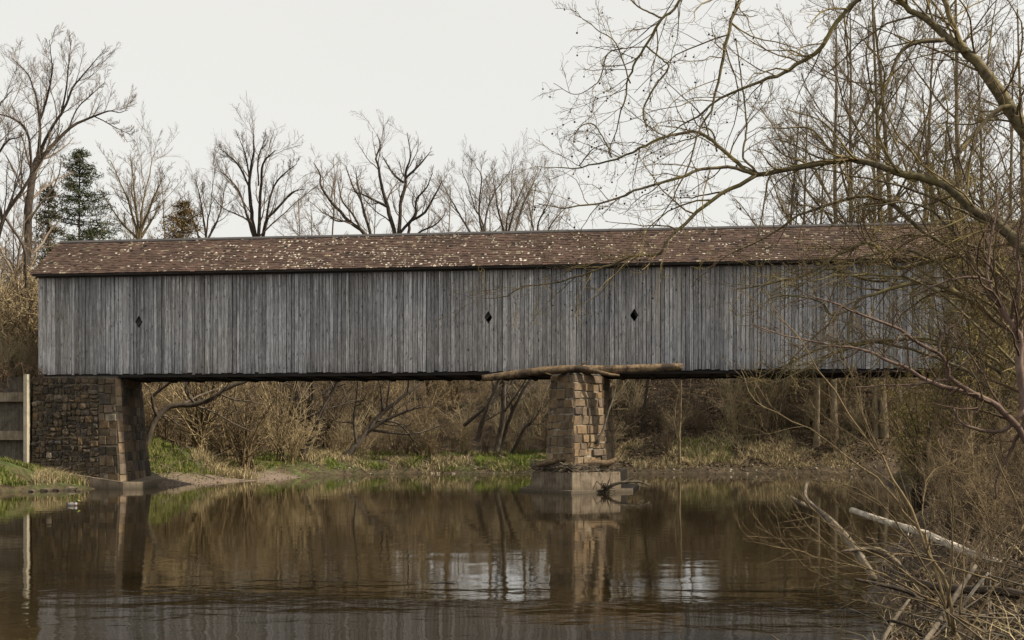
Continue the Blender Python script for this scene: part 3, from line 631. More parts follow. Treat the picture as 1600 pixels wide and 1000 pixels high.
GEN = [([(760, 500), (757, 364), (740, 320), (722, 268)], [(757, 420), (760, 340), (775, 300), (800, 262)], [(757, 400), (725, 345), (705, 310), (690, 285)], [(757, 380), (748, 330), (752, 280), (742, 256)]),
       ([(800, 500), (792, 364), (797, 310), (803, 256)], [(793, 400), (815, 330), (830, 290), (838, 268)], [(793, 380), (776, 320), (770, 275)], [(793, 370), (806, 320), (826, 270)]),
       ([(835, 500), (840, 370), (850, 330), (868, 290)], [(838, 400), (830, 340), (822, 305)], [(838, 400), (862, 350), (885, 322)])]
for g, lab, dd in zip(GEN, ('fine-twigged bare tree above the roof just right of the crooked twin-stemmed tree', 'slim upright bare tree above the roof over the second diamond window', 'low faint bare tree above the roof under the hanging seed balls'), (96, 98, 104)):
    P, Q = trace([[(x, y, max(1, 5.5*(1-i/(len(l)-.6)))) for i, (x, y) in enumerate(l)] for l in g], dd); make_tree(lab, P, Q, M_BARK, M_FARTW, LV_FAR)
GEN = [([(222, 500), (218, 370), (222, 320), (236, 262), (242, 240)], [(218, 380), (200, 310), (172, 250)], [(219, 380), (210, 300), (203, 240)], [(220, 360), (240, 310), (258, 272)], [(221, 380), (186, 345), (158, 300)], [(221, 370), (240, 340), (252, 320)]),]
for g in GEN:
    P, Q = trace([[(x, y, max(1, 6*(1-i/(len(l)-.6)))) for i, (x, y) in enumerate(l)] for l in g], 84); make_tree('pale tan bare tree above the roof between the pine and the brown cedar', P, Q, M_TAN, M_TAN, LV_FAR)
GEN = [([(318, 480), (322, 370), (330, 320), (336, 262)], [(321, 400), (300, 340), (288, 305)], [(322, 380), (345, 330), (352, 290)], [(322, 370), (315, 320), (305, 280)])]
for g in GEN:
    P, Q = trace([[(x, y, max(1, 5*(1-i/(len(l)-.6)))) for i, (x, y) in enumerate(l)] for l in g], 94); make_tree('thin-twigged bare tree above the roof behind the brown cedar', P, Q, M_BARK, M_FARTW, LV_FAR)
# --- conifers
def conifer(label, px, d, ytop, ybase, halfw, cols, name, cat='pine tree', dens=26, whorl=22):
    top = U(px, ytop, d); zb_ = H(top[0], d); h = top[2]-zb_; root = tag(empty(name, (top[0], d, float(zb_))), label, cat)
    P = np.array([[0, 0, 0], [0, 0, h*.5], [0, 0, h]])[None]; P = smooth_poly(P[0], 8)[None]; mb = MB(); mb.tubes(P, np.linspace(.22, .02, 8)[None], 7); mb.build('trunk', M_BARKD, root, True)
    W = halfw/F*d; z0 = CH+(YH-ybase)/F*d-zb_; bp, fp = [], []
    for i in range(whorl):
        t = (i+R.random()*.7)/whorl; z = z0+(h-z0)*t
        for kx in range(6):
            a = R.uniform(0, 6.283); ln = W*(1-t)**.6*R.uniform(.3, 1.25)+.15; e = np.array([math.cos(a)*ln, math.sin(a)*ln, ln*R.uniform(.0, .35)])
            bp.append(smooth_poly([np.array([0, 0, z]), np.array([0, 0, z])+e*[.5, .5, .3], np.array([0, 0, z])+e], 5))
            nn = int(dens*(.4+ln/W)); q = R.uniform(.25, 1.05, nn)[:, None]; fp.append(np.array([0, 0, z])+e*q+R.normal(0, .11+.1*ln/W, (nn, 3))*[1.3, 1.3, .7])
    mb = MB(); mb.tubes(np.array(bp), np.full((len(bp), 5), .025), 3); tag(mb.build('branches', M_BARKD, root), kind='stuff')
    fp = np.concatenate(fp); mb = MB(); cl = np.array(cols)[R.integers(0, len(cols), len(fp))]*R.uniform(.6, 1.4, (len(fp), 1)); mb.cards(fp, .13, cl, up=.5, asp=.4); mb.build('crown', M_LEAF, root, useattr=True)
conifer('dark green pine tree rising behind the left end of the roof', 124, 80, 234, 400, 68, [(.03, .045, .024), (.05, .062, .03), (.09, .085, .04)], 'pine_tree', dens=75)
conifer('rust-brown conical cedar poking above the roof', 286, 84, 314, 410, 46, [(.12, .075, .03), (.09, .07, .03), (.15, .1, .04)], 'cedar_tree', 'cedar tree', dens=60, whorl=16)
conifer('olive-brown evergreen behind the tall bare tree left of the bridge', 76, 76, 285, 470, 30, [(.07, .065, .035), (.1, .08, .045), (.055, .06, .03)], 'pine_tree', dens=40)
# --- under the bridge
LU = [dict(cnt=9, t=(.2, 1), ang=(25, 65), lf=.4, wig=.16, upv=.05, n=7, rmin=.014), dict(cnt=6, t=(.15, 1), ang=(25, 65), lf=.5, wig=.18, upv=.03, n=5, rmin=.011), dict(cnt=3, ang=(25, 60), lf=.55, wig=.2, upv=.02, n=4, rmin=.009)]
UT = [('dark multi-stemmed tree on the far bank, seen under the bridge left of centre', 84, M_BARKD, [[(470, 730, 13), (476, 685, 10), (480, 654, 8), (490, 591, 6), (497, 520, 5), (500, 440, 3)], [(472, 724, 9), (487, 682, 7), (508, 636, 6), (529, 591, 5), (555, 530, 4), (575, 470, 2)], [(477, 668, 7), (466, 622, 5.5), (455, 591, 4.5), (440, 530, 3), (430, 470, 2)], [(478, 680, 6), (470, 650, 5), (462, 610, 4), (470, 560, 3)], [(487, 682, 5), (505, 640, 4), (512, 610, 3), (540, 600, 2)]]),
      ('tree leaning right over the far bank, between the multi-stemmed tree and the pier', 87, M_BARK, [[(530, 724, 11), (564, 689, 9), (592, 654, 8), (620, 630, 6), (655, 601, 4.5), (700, 560, 3), (740, 520, 2)], [(590, 657, 5), (620, 661, 3), (640, 680, 2.4), (651, 698, 1.6)], [(557, 694, 5), (553, 657, 4), (557, 630, 3.5), (560, 590, 3), (556, 540, 2)], [(575, 675, 6), (605, 655, 5), (640, 640, 3.5), (665, 635, 2)]]),
      ('mossy tree leaning right from behind the left abutment under the bridge', 69, M_BARK, [[(226, 715, 10), (231, 689, 9), (245, 650, 9), (270, 633, 9), (305, 631, 8), (333, 622, 7), (354, 608, 6), (389, 594, 5), (430, 570, 4), (470, 545, 2)], [(245, 650, 6), (240, 620, 5), (262, 600, 4), (290, 580, 3)], [(305, 631, 4), (290, 610, 3), (300, 590, 2)]]),
      ('forked tree trunk on the far bank just left of the pier', 90, M_BARK, [[(776, 705, 9), (786, 651, 8), (788, 610, 7), (790, 570, 6), (795, 480, 4), (800, 400, 2)], [(745, 690, 9), (754, 653, 7), (771, 617, 6), (783, 585, 5), (800, 530, 3)]]),
      ('slanting dark tree beside the forked trunk left of the pier', 91, M_BARKD, [[(779, 705, 8), (798, 651, 6), (814, 617, 5), (829, 591, 4.5), (850, 540, 3)], [(800, 708, 6), (819, 670, 5), (834, 656, 3), (846, 636, 2)], [(725, 665, 6), (754, 640, 5), (783, 615, 4), (800, 600, 3)]]),
      ('slender leaning tree among the brush under the left span', 90, M_BARK, [[(425, 705, 7), (427, 689, 6.5), (441, 647, 6), (438, 612, 5), (440, 560, 4), (445, 480, 2)], [(440, 650, 3.5), (418, 650, 3), (402, 655, 2)]]),
      ('thin dark tree on the slope just right of the pier', 93, M_BARKD, [[(1002, 700, 5.5), (1004, 675, 5), (1006, 653, 4.5), (1014, 586, 4), (1020, 500, 3)]]),
      ('straight pale sapling at the far waterline right of the pier', 88, M_TAN, [[(1062, 722, 4.5), (1062, 665, 3.8), (1061, 588, 3.2), (1066, 480, 2)]]),
      ('straight thin sapling on the slope under the third diamond window', 96, M_TAN, [[(1140, 705, 4.5), (1139, 650, 4), (1143, 588, 3.4), (1150, 480, 2)]]),
      ('tree with a low curved bough on the grassy bank under the left span', 80, M_BARKD, [[(345, 705, 7), (338, 680, 6), (333, 660, 5.5), (345, 630, 5), (348, 590, 4), (355, 520, 2)], [(338, 685, 5), (355, 688, 5), (375, 680, 4), (395, 650, 3), (400, 620, 2)]])]
for lab, dd, mm, tr in UT:
    P, Q = trace(tr, dd, .3); z = H(P[0, 0, 0], P[0, 0, 1]); 
    make_tree(lab, P, Q, mm, M_BARK if mm != M_TAN else M_TAN, LU)
# --- generic trees: wood on the slope and on the right behind the bridge
def proto(h, seed, m):
    t, q = upright(0, 0, h, h*.006+.06, 16, (R.uniform(-.06, .06), R.uniform(-.06, .06)), z=-.2)
    mbs = [MB(), MB()]; mbs[0].tubes(t, q, 7)
    p1, q1 = spawn(t, q, 20, t=(.22, .99), ang=(28, 64), lf=.42, falloff=.68, wig=.11, upv=.05, n=9, rr=.6, rmin=.02); mbs[0].tubes(p1, q1, 5)
    p, q = p1, q1
    for lv in (dict(cnt=8, t=(.2, 1), ang=(22, 50), lf=.42, wig=.12, upv=.06, n=6, rmin=.012), dict(cnt=7, t=(.15, 1), ang=(22, 55), lf=.5, wig=.15, upv=.04, n=4, rmin=.009), dict(cnt=4, t=(.2, 1), ang=(22, 55), lf=.5, wig=.15, upv=.03, n=3, rmin=.008)):
        p, q = spawn(p, q, **lv); mbs[1].tubes(p, q, 3)
    return [mesh(n_, np.concatenate(b.V), b.F, True) for n_, b in zip(('trunk', 'crown'), mbs)]
PROT = [proto(22, i, None) for i in range(4)]
PROTW = [(a, b.copy()) for a, b in PROT]
def place_tree(i, x, y, sc, rz, label, group, wood=False):
    root = tag(empty('bare_tree', (x, y, float(H(x, y)))), label, 'tree', group); root.rotation_euler[2] = rz; root.scale = (sc,)*3
    for nme, me in zip(('trunk', 'crown'), (PROTW if wood else PROT)[i]): link(nme, me, (M_WOODTW if wood else M_BARK) if nme == 'trunk' else M_WOODTW if wood else M_FARTW, root)
    return root
spots = []
for i in range(15):                        # tall wood on the right, behind the bridge
    px = 1225+i*27+R.uniform(-9, 9); d = R.uniform(72, 104)
    while shore_dist(np.array([(px-800)/F*d]), np.array([d]))[0] < 1.5: d += 3
    spots.append(((px-800)/F*d, d, R.uniform(.95, 1.45)*d/80*(.72 if px < 1300 else 1)))
for i, (x, y, sc) in enumerate(spots): place_tree(i % 4, x, y, sc, R.uniform(0, 6), 'tall bare tree of the dense wood rising behind the right end of the bridge', 'tall trees behind the right end of the bridge', True)
for i in range(16):                        # left wood
    px = -40+i*9+R.uniform(-6, 6); d = R.uniform(72, 120); place_tree(i % 4, (px-800)/F*d, d, R.uniform(.4, .62)*d/85, R.uniform(0, 6), 'brownish bare tree in the wood left of the bridge', 'bare trees in the wood left of the bridge')
for i in range(34):                        # slope trees, mostly hidden by the bridge
    px = R.choice([R.uniform(250, 690), R.uniform(690, 1120), R.uniform(1130, 1400)]); d = R.uniform(100, 122)
    place_tree(i % 4, (px-800)/F*d, d, R.uniform(.36, .5)*(1 if px < 1100 else 1.1), R.uniform(0, 6), 'small bare tree in the brushwood beyond the far bank, seen under the bridge', 'small trees in the brushwood under the bridge', True)
def scatter(name, pts, rot, sc, idx, protos, label, cat):
    pc_ = bpy.data.collections.new(name+'_kinds')
    for me in protos: pc_.objects.link(bpy.data.objects.new(name+'_%02d' % len(pc_.objects), me))
    me = bpy.data.meshes.new(name); me.vertices.add(len(pts)); me.vertices.foreach_set('co', np.asarray(pts, np.float32).ravel())
    a = me.attributes.new('rot', 'FLOAT_VECTOR', 'POINT'); a.data.foreach_set('vector', np.asarray(rot, np.float32).ravel())
    a = me.attributes.new('sc', 'FLOAT', 'POINT'); a.data.foreach_set('value', np.asarray(sc, np.float32)); a = me.attributes.new('idx', 'INT', 'POINT'); a.data.foreach_set('value', np.asarray(idx, np.int32))
    o = link(name, me); g = bpy.data.node_groups.new(name, 'GeometryNodeTree'); g.interface.new_socket('Geometry', in_out='INPUT', socket_type='NodeSocketGeometry'); g.interface.new_socket('Geometry', in_out='OUTPUT', socket_type='NodeSocketGeometry')
    gi_, go = g.nodes.new('NodeGroupInput'), g.nodes.new('NodeGroupOutput'); ip = g.nodes.new('GeometryNodeInstanceOnPoints'); ci = g.nodes.new('GeometryNodeCollectionInfo')
    ci.inputs[0].default_value = pc_; ci.inputs[1].default_value = True; ci.inputs[2].default_value = True; ip.inputs['Pick Instance'].default_value = True
    def na(nm, ty): n = g.nodes.new('GeometryNodeInputNamedAttribute'); n.data_type = ty; n.inputs[0].default_value = nm; return n.outputs[0]
    ln = g.links.new; ln(gi_.outputs[0], ip.inputs['Points']); ln(ci.outputs[0], ip.inputs['Instance']); ln(na('idx', 'INT'), ip.inputs['Instance Index']); ln(na('sc', 'FLOAT'), ip.inputs['Scale'])
    er = g.nodes.new('FunctionNodeEulerToRotation'); ln(na('rot', 'FLOAT_VECTOR'), er.inputs[0]); ln(er.outputs[0], ip.inputs['Rotation']); ln(ip.outputs[0], go.inputs[0])
    md = o.modifiers.new('scatter', 'NODES'); md.node_group = g; tag(o, label, cat, kind='stuff'); return o
for i in range(16):
    px = R.choice([R.uniform(150, 340), R.uniform(470, 900), R.uniform(470, 900)]); d = R.uniform(112, 130)
    place_tree(i % 4, (px-800)/F*d, d, R.uniform(.68, .92), R.uniform(0, 6), 'faint low bare tree far behind the roof', 'faint distant trees behind the roof')
# brushwood beyond the far bank: one tangled mass
def brush(h, n_st):
    st = []
    for i in range(n_st):
        a, l = R.uniform(0, 6.283), R.uniform(.15, .7); e = np.array([math.cos(a)*l, math.sin(a)*l, 1])*h*R.uniform(.6, 1.05)
        st.append(smooth_poly([R.normal(0, .15, 3)*[1, 1, 0], e*[.35, .35, .55]+R.normal(0, .1, 3), e*[1, 1, .98]+R.normal(0, .2, 3)], 8))
    P = np.array(st); Q = np.linspace(.045, .012, 8)[None]*R.uniform(.6, 1.3, (n_st, 1)); p2, q2 = spawn(P, Q, 8, t=(.1, 1), ang=(25, 75), lf=.42, wig=.18, upv=.03, n=6, rmin=.0125); p3, q3 = spawn(p2, q2, 4, t=(.1, 1), ang=(25, 75), lf=.55, wig=.2, upv=0, n=4, rmin=.01)
    return (P, Q), (p2, q2), (p3, q3)
M_BRUSH = [bark_mat('brush_twigs', tuple(c*.62 for c in cc), cc, None, 2, 1, (.7, 1.25)) for cc in ((.35, .272, .155), (.23, .17, .095), (.48, .385, .235), (.135, .098, .06))]
BRM = []
for i in range(8):
    b = MB(); [b.tubes(p, q, 3) for p, q in brush(3.8, 10)]; me = mesh('brush', np.concatenate(b.V), b.F, True); me.materials.append(M_BRUSH[i % 4]); BRM.append(me)
pp, rr_, ss_, ii = [], [], [], []
for i in range(430):
    px = R.uniform(150, 1420); gap = (690 < px < 1115 and R.random() < .3+.7*float(vnoise(np.array(px), np.array(1.), .018, 6))**.5) or (640 < px < 1170 and R.random() < .5)
    d = R.uniform(87.5, 94) if i < 110 else R.uniform(92, 124)
    if px < 470 and i % 2: d = R.uniform(74, 100)
    x = (px-800)/F*d; z = float(H(x, d))
    if shore_dist(np.array([x]), np.array([d]))[0] < 2.2: continue
    sc = R.uniform(.55, 1.0) if i < 110 else (R.uniform(.5, .95) if gap else R.uniform(.9, 2.0))
    if d > 110 and gap: sc *= .75
    if 960 < px < 1130: sc *= .8
    pp.append((x, d, z-.05)); rr_.append((R.normal(0, .1), R.normal(0, .1), R.uniform(0, 6.28))); ss_.append(sc); ii.append(R.integers(0, 8) if px < 960 or R.random() < .75 else 3+4*R.integers(0, 2))
scatter('undergrowth', pp, rr_, ss_, ii, BRM, 'tangled tan brushwood covering the far bank beyond the bridge', 'brushwood')
pp, rr_, ss_, ii = [], [], [], []
for i in range(170):                       # brush at the left end of the bridge, above the retaining wall
    px = R.uniform(-60, 110); d = R.uniform(62.3, 100)
    x = (px-800)/F*d; sl = (x-P0[0])*u[0]+(d-P0[1])*u[1]; tl = (x-P0[0])*nin[0]+(d-P0[1])*nin[1]
    if sl > -.9 and tl < 7: continue
    pp.append((x, d, float(H(x, d))-.05)); rr_.append((0, 0, R.uniform(0, 6.28))); ss_.append(R.uniform(.35, .8) if d < 68 else R.uniform(.8, 2.1)); ii.append(R.integers(0, 8))
scatter('undergrowth', pp, rr_, ss_, ii, BRM, 'tan brushwood on the bank above the concrete retaining wall', 'brushwood')

pp, rr_, ss_, ii = [], [], [], []
for i in range(330):
    d = R.uniform(27, 66) if i < 260 else R.uniform(14, 28); px = R.uniform(1340, 1680); x = (px-800)/F*d; sd = shore_dist(np.array([x]), np.array([d]))[0]
    if sd < .8: continue
    tl = (x-P0[0])*nin[0]+(d-P0[1])*nin[1]
    if -.8 < tl < 6.2: continue
    pp.append((x, d, float(H(x, d))-.05)); rr_.append((0, 0, R.uniform(0, 6.28))); ss_.append(R.uniform(.12, .3) if d < 28 else R.uniform(.25, .6) if d < 40 else R.uniform(.4, 1.1)); ii.append((3, 1, 5, 7)[R.integers(0, 4)])
scatter('undergrowth', pp, rr_, ss_, ii, BRM, 'dark tangled brush along the right bank below the bridge', 'brushwood')
# ---------------------------------------------------------------- grass, litter
def blades(n, region, hgt, cols, wid=.012, lean=.4):
    P = region(n); k = len(P); h = hgt*R.uniform(.5, 1.4, k); a = R.uniform(0, 6.283, k); ax = np.stack([np.cos(a), np.sin(a), np.zeros(k)], -1)
    l = R.normal(0, lean, (k, 2)); tip = P+np.stack([l[:, 0]*h, l[:, 1]*h, h], -1); mid = P+np.stack([l[:, 0]*h*.3, l[:, 1]*h*.3, h*.6], -1); wd = wid*R.uniform(.7, 1.4, k)[:, None]
    V = np.stack([P-ax*wd, P+ax*wd, mid+ax*wd*.7, mid-ax*wd*.7, tip], 1); i = (np.arange(k)*5)[:, None]
    c = np.array(cols)[R.integers(0, len(cols), k)]*R.uniform(.7, 1.3, (k, 1))
    return V.reshape(-1, 3), [i+np.array([0, 1, 2, 3]), i+np.array([3, 2, 4])], np.repeat(c, 5, 0)
def far_region(px0, px1, d0, d1, smin, smax, thr, seed, sc=.45):
    def f(n):
        d = R.uniform(d0, d1, n); x = (R.uniform(px0, px1, n)-800)/F*d; s = shore_dist(x, d); ok = (s > smin) & (s < smax) & (vnoise(x, d, sc, seed) > thr)
        sl = (x-P0[0])*u[0]+(d-P0[1])*u[1]; tl = (x-P0[0])*nin[0]+(d-P0[1])*nin[1]; ok &= ~((sl > -6) & (sl < 5.5) & (tl > -.6) & (tl < 6))
        x, d = x[ok], d[ok]; return np.stack([x, d, H(x, d)-.01], -1)
    return f
G1 = [(.11, .15, .022), (.15, .185, .035), (.07, .1, .02), (.2, .2, .06), (.26, .21, .11)]; ST = [(.32, .26, .14), (.4, .33, .19), (.25, .2, .11)]
mb = MB()
for n_, reg, h, c, wd in ((90000, far_region(225, 480, 62, 88, 2.3, 10, .27, 21), .24, G1, .016), (6000, far_region(225, 480, 62, 88, .8, 3, .62, 27, 1.2), .16, G1, .012), (60000, far_region(430, 960, 83, 95, .3, 7, .4, 22, .8), .27, G1[:4], .018), (9000, far_region(960, 1350, 86, 92, .4, 4, .66, 24), .3, G1, .022),
                           (26000, far_region(-20, 130, 55, 63, .25, 7, .34, 25), .3, G1, .016)):
    mb.add(*[*blades(n_, reg, h, c, wd)][:2], blades.__defaults__ and None) if False else mb.add(*blades(n_, reg, h, c, wd))
tag(mb.build('grass', M_GRASS, useattr=True), 'bright green spring grass along the left and far river bank', 'grass', kind='stuff')
mb = MB()
for n_, reg, h, c, wd in ((16000, far_region(300, 560, 72, 90, .3, 6, .56, 31), .6, ST, .018), (34000, far_region(480, 1350, 85, 94, .15, 7, .48, 32, .7), .36, ST, .018), (9000, far_region(-20, 140, 55, 62, .2, 6, .5, 33), .42, ST, .014)):
    mb.add(*blades(n_, reg, h, c, wd, .7))
tag(mb.build('dry_grass', M_GRASS, useattr=True), 'straw-coloured dead grass tufts along the bank under the bridge', 'dry grass', kind='stuff')
def bank_pts(n, d0, d1, smin, smax):
    d = np.exp(R.uniform(math.log(d0), math.log(d1), n)); x = R.uniform(0, .62, n)*d; s = shore_dist(x, d); ok = (s > smin) & (s < smax); x, d = x[ok], d[ok]; return np.stack([x, d, H(x, d)], -1)
LT = np.array([(.1, .066, .038), (.065, .043, .027), (.14, .095, .056), (.045, .03, .02), (.2, .15, .1)])  # dead-leaf browns, darkened further to stand in for shade of unbuilt trees
P = bank_pts(80000, 7, 45, .1, 14); mb = MB(); mb.cards(P+[0, 0, .015]+R.normal(0, .012, P.shape), .035, LT[R.integers(0, 5, len(P))]*R.uniform(.7, 1.2, (len(P), 1)), up=.0, asp=.9)
tag(mb.build('leaf_litter', M_LEAF, useattr=True), 'brown dead leaves covering the near right bank', 'fallen leaves', kind='stuff')
d_ = R.uniform(87, 108, 30000); x_ = (R.uniform(930, 1420, 30000)-800)/F*d_; ok = shore_dist(x_, d_) > .4; P = np.stack([x_, d_, H(x_, d_)+.03], -1)[ok]
mb = MB(); mb.cards(P, .11, LT[R.integers(0, 5, len(P))]*R.uniform(.6, 1.3, (len(P), 1)), up=0, asp=.9)
tag(mb.build('leaf_litter', M_LEAF, useattr=True), 'brown dead leaves on the wooded slope beyond the far bank', 'fallen leaves', kind='stuff')
P = bank_pts(3400, 7, 32, .0, 9); mb = MB(); V, f_, c_ = blades(len(P), lambda n: P, .3, ST+[(.14, .1, .06)], .005, 1.0); mb.add(V, f_, c_)
tag(mb.build('dry_grass', M_GRASS, useattr=True), 'dead straw and stalks on the near right bank', 'dry grass', kind='stuff')
# sticks on the near bank
P = bank_pts(1100, 7, 30, .0, 8); k = len(P); a = R.uniform(0, 6.283, k); l = R.uniform(.25, 1.3, k); D = np.stack([np.cos(a), np.sin(a), R.uniform(-.05, .5, k)], -1)
tt = np.linspace(0, 1, 5); W = P[:, None, :]+D[:, None, :]*l[:, None, None]*tt[None, :, None]+np.cumsum(R.normal(0, .02, (k, 5, 3)), 1); mb = MB(); mb.tubes(W, np.linspace(.011, .005, 5)[None]*R.uniform(.5, 1.6, (k, 1)), 4)
tag(mb.build('fallen_twigs', M_DRIFT, smooth=True), 'scatter of grey fallen twigs on the near right bank', 'fallen twigs', kind='stuff')

# ---------------------------------------------------------------- logs and driftwood
ico = np.array([(0, 0, 1), (.9, 0, .45), (.28, .86, .45), (-.73, .53, .45), (-.73, -.53, .45), (.28, -.86, .45), (.73, .53, -.45), (-.28, .86, -.45), (-.9, 0, -.45), (-.28, -.86, -.45), (.73, -.53, -.45), (0, 0, -1)])
icf = np.array([(0, 1, 2), (0, 2, 3), (0, 3, 4), (0, 4, 5), (0, 5, 1), (1, 6, 2), (2, 7, 3), (3, 8, 4), (4, 9, 5), (5, 10, 1), (6, 7, 2), (7, 8, 3), (8, 9, 4), (9, 10, 5), (10, 6, 1), (11, 7, 6), (11, 8, 7), (11, 9, 8), (11, 10, 9), (11, 6, 10)])
def log(label, pts, d, m, cat='log', name='driftwood_log', group=None, n=26, k=14, lump=.05, dd=0, stubs=None):
    c = smooth_poly(np.array(pts, float), n); dep = d+dd*np.linspace(0, 1, n); X = np.stack([(c[:, 0]-800)/F*dep, dep, CH+(YH-c[:, 1])/F*dep], -1); r = c[:, 2]/2/F*dep
    ctr = X[n//2]; mb = MB(); mb.tubes((X-ctr)[None], r[None], k, True, lump=lump, groove=.07)
    if stubs:
        p, q = spawn((X-ctr)[None], r[None], stubs, ang=(35, 70), lf=.12, rr=.4, n=4, wig=.1); mb.tubes(p, q, 5, True)
    o = mb.build(name, m, smooth=True, loc=tuple(ctr)); tag(o, label, cat, group); return o
dp = BW(pc, -1.1, 0)[1]
log('long brown driftwood log lying across the top of the pier', [(838, 579, 11), (880, 577, 14), (930, 577.5, 14), (985, 576, 13.5), (1030, 574.5, 12.5), (1067, 573, 11)], dp+.35, M_LOG, dd=-.8, stubs=2)
log('bent driftwood log sticking out left from the top of the pier', [(753, 591, 9), (775, 589, 11), (805, 585, 12), (835, 581, 12), (870, 578, 12), (905, 576, 10), (930, 580, 7), (950, 585, 5.5), (968, 587, 3.5)], dp-.35, M_LOG, stubs=2)
dq = BW(pc, -2.2, 0)[1]
log('thin bleached branch leaning against the right face of the pier', [(930, 694, 3.2), (942, 672, 3), (950, 645, 2.4), (960, 615, 2), (962, 592, 1.4)], dq+.8, M_DRIFT, 'branch', 'driftwood_branch', n=12, k=6, stubs=3)
log('short gnarled driftwood log on the left of the pier base', [(838, 727, 6), (855, 723, 9), (875, 719, 8), (890, 717, 6)], dq+.7, M_LOG)
log('pale-tipped driftwood log on the right of the pier base', [(905, 726, 7), (925, 723, 9), (948, 724, 9), (962, 718, 6), (967, 713, 4)], dq+.7, M_LOG, dd=.4)
hp = MB(); loc = [np.array([math.cos(a), math.sin(a), 0]) for a in R.uniform(0, 6.283, 90)]
cx_ = [BW(pc+R.uniform(-1.9, 1.9), 0, 0) for _ in range(460)]
W = []
for q in cx_:
    sl = (q[0]-P0[0])*u[0]+(q[1]-P0[1])*u[1]-pc; t_ = -.5-1.95*(1-abs(sl)/2.0)+R.uniform(.02, .45); b = BW(pc+sl, t_, .96+R.uniform(0, .34)); a = R.normal(0, .5); e = np.array([math.cos(a), math.sin(a)*.5, R.normal(0, .25)])*R.uniform(.2, .9)
    W.append(smooth_poly([b-e/2, b+R.normal(0, .05, 3), b+e/2], 5))
ctr = BW(pc, -1.8, 1.0); hp.tubes(np.array(W)-ctr, np.linspace(.022, .01, 5)[None]*R.uniform(.5, 1.4, (len(W), 1)), 4)
tag(hp.build('flood_debris', M_DRIFT, loc=tuple(ctr)), 'tangle of flood twigs and straw caught on top of the concrete pier base', 'debris', kind='stuff')
# root mass at the waterline
rt = MB(); b0 = U(946, 764, dq+.2); W = []
for i in range(34):
    e = nrm(R.standard_normal(3)*[1, .6, 1]+[0, -.2, .3])*R.uniform(.2, .75); W.append(smooth_poly([np.zeros(3), e*.5+R.normal(0, .08, 3), e+R.normal(0, .1, 3)], 6))
rt.tubes(np.array(W), np.linspace(.05, .01, 6)[None]*R.uniform(.5, 1.3, (34, 1)), 5)
main = smooth_poly([np.zeros(3), U(965, 755, dq-.1)-b0, U(990, 753, dq-.3)-b0, U(1003, 754, dq-.4)-b0, U(1015, 759, dq-.5)-b0], 12); rt.tubes(main[None], np.linspace(.09, .03, 12)[None], 7, True)
p, q = spawn(main[None], np.linspace(.09, .03, 12)[None], 8, ang=(30, 70), lf=.3, n=5, wig=.2); rt.tubes(p, q, 4)
tag(rt.build('driftwood_stump', M_DRIFT, smooth=True, loc=tuple(b0)), 'snagged root stump with a branch pointing right at the foot of the pier', 'driftwood')
for i, (px, py, wd, lab) in enumerate(((108, 765, 22, 'pale flat rock at the waterline left of the abutment footing'), (90, 761, 16, 'brownish rock behind the flat rock at the waterline'), (72, 768, 20, 'low wet rock at the edge of the left grassy bank'), (124, 767, 12, 'small rock touching the abutment footing at the water'), (50, 772, 14, 'small dark rock at the foot of the left grassy bank'))):
    c = U(px, py, 58.5-i*.4); c[2] = .03; r = wd/2/F*58; V = ico*[r, r*.8, r*.5]; V = V*(1+R.normal(0, .16, (12, 1))); tag(link('rock', mesh('rock', V, [icf]), M_CONC if i % 2 == 0 else M_STONE, None, tuple(c)), lab, 'rock', 'rocks at the left shore')
SM = []
for i in range(5):
    me = mesh('pebble', ico*np.array([1, .8, .5])*(1+R.normal(0, .16, (12, 1))), [icf]); me.materials.append((M_CONC, M_DRIFT, M_CONCL)[i % 3]); SM.append(me)
d = R.uniform(84, 90, 9000); x = (R.uniform(520, 1400, 9000)-800)/F*d; sh = shore_dist(x, d); ok = (sh > -.3) & (sh < .7) & (R.random(9000) < np.where(x > 8, .7, .4)); x, d = x[ok][:420], d[ok][:420]
scatter('shore_stones', np.stack([x, d, np.maximum(H(x, d), 0)+.01], -1), [(0, 0, a) for a in R.uniform(0, 6.28, len(x))], R.uniform(.02, .11, len(x)), R.integers(0, 5, len(x)), SM, 'line of small pale stones along the far waterline', 'stones')
d = R.uniform(63, 92, 40000); x = (R.uniform(225, 960, 40000)-800)/F*d; sh = shore_dist(x, d); ok = (sh > .0) & (sh < 4); ok &= ~((x > -22) & (x < -12) & (sh < 2.4) & (R.random(len(x)) < .85)); P = np.stack([x, d, H(x, d)+.02], -1)[ok][:9000]
mb = MB(); mb.cards(P, .07, LT[R.integers(0, 5, len(P))]*R.uniform(.8, 1.6, (len(P), 1)), up=0, asp=.8)
k = 260; Pk = P[R.integers(0, len(P), k)]; a = R.uniform(0, 6.283, k); D = np.stack([np.cos(a), np.sin(a), R.uniform(-.02, .35, k)], -1)*R.uniform(.4, 1.6, (k, 1)); W = Pk[:, None]+D[:, None]*np.linspace(0, 1, 4)[None, :, None]; mb.tubes(W, np.full((k, 4), .018), 3, col=(.15, .12, .09))
tag(mb.build('leaf_litter', M_LEAF, useattr=True), 'brown flood litter and sticks along the left and far shore', 'flood litter', kind='stuff')
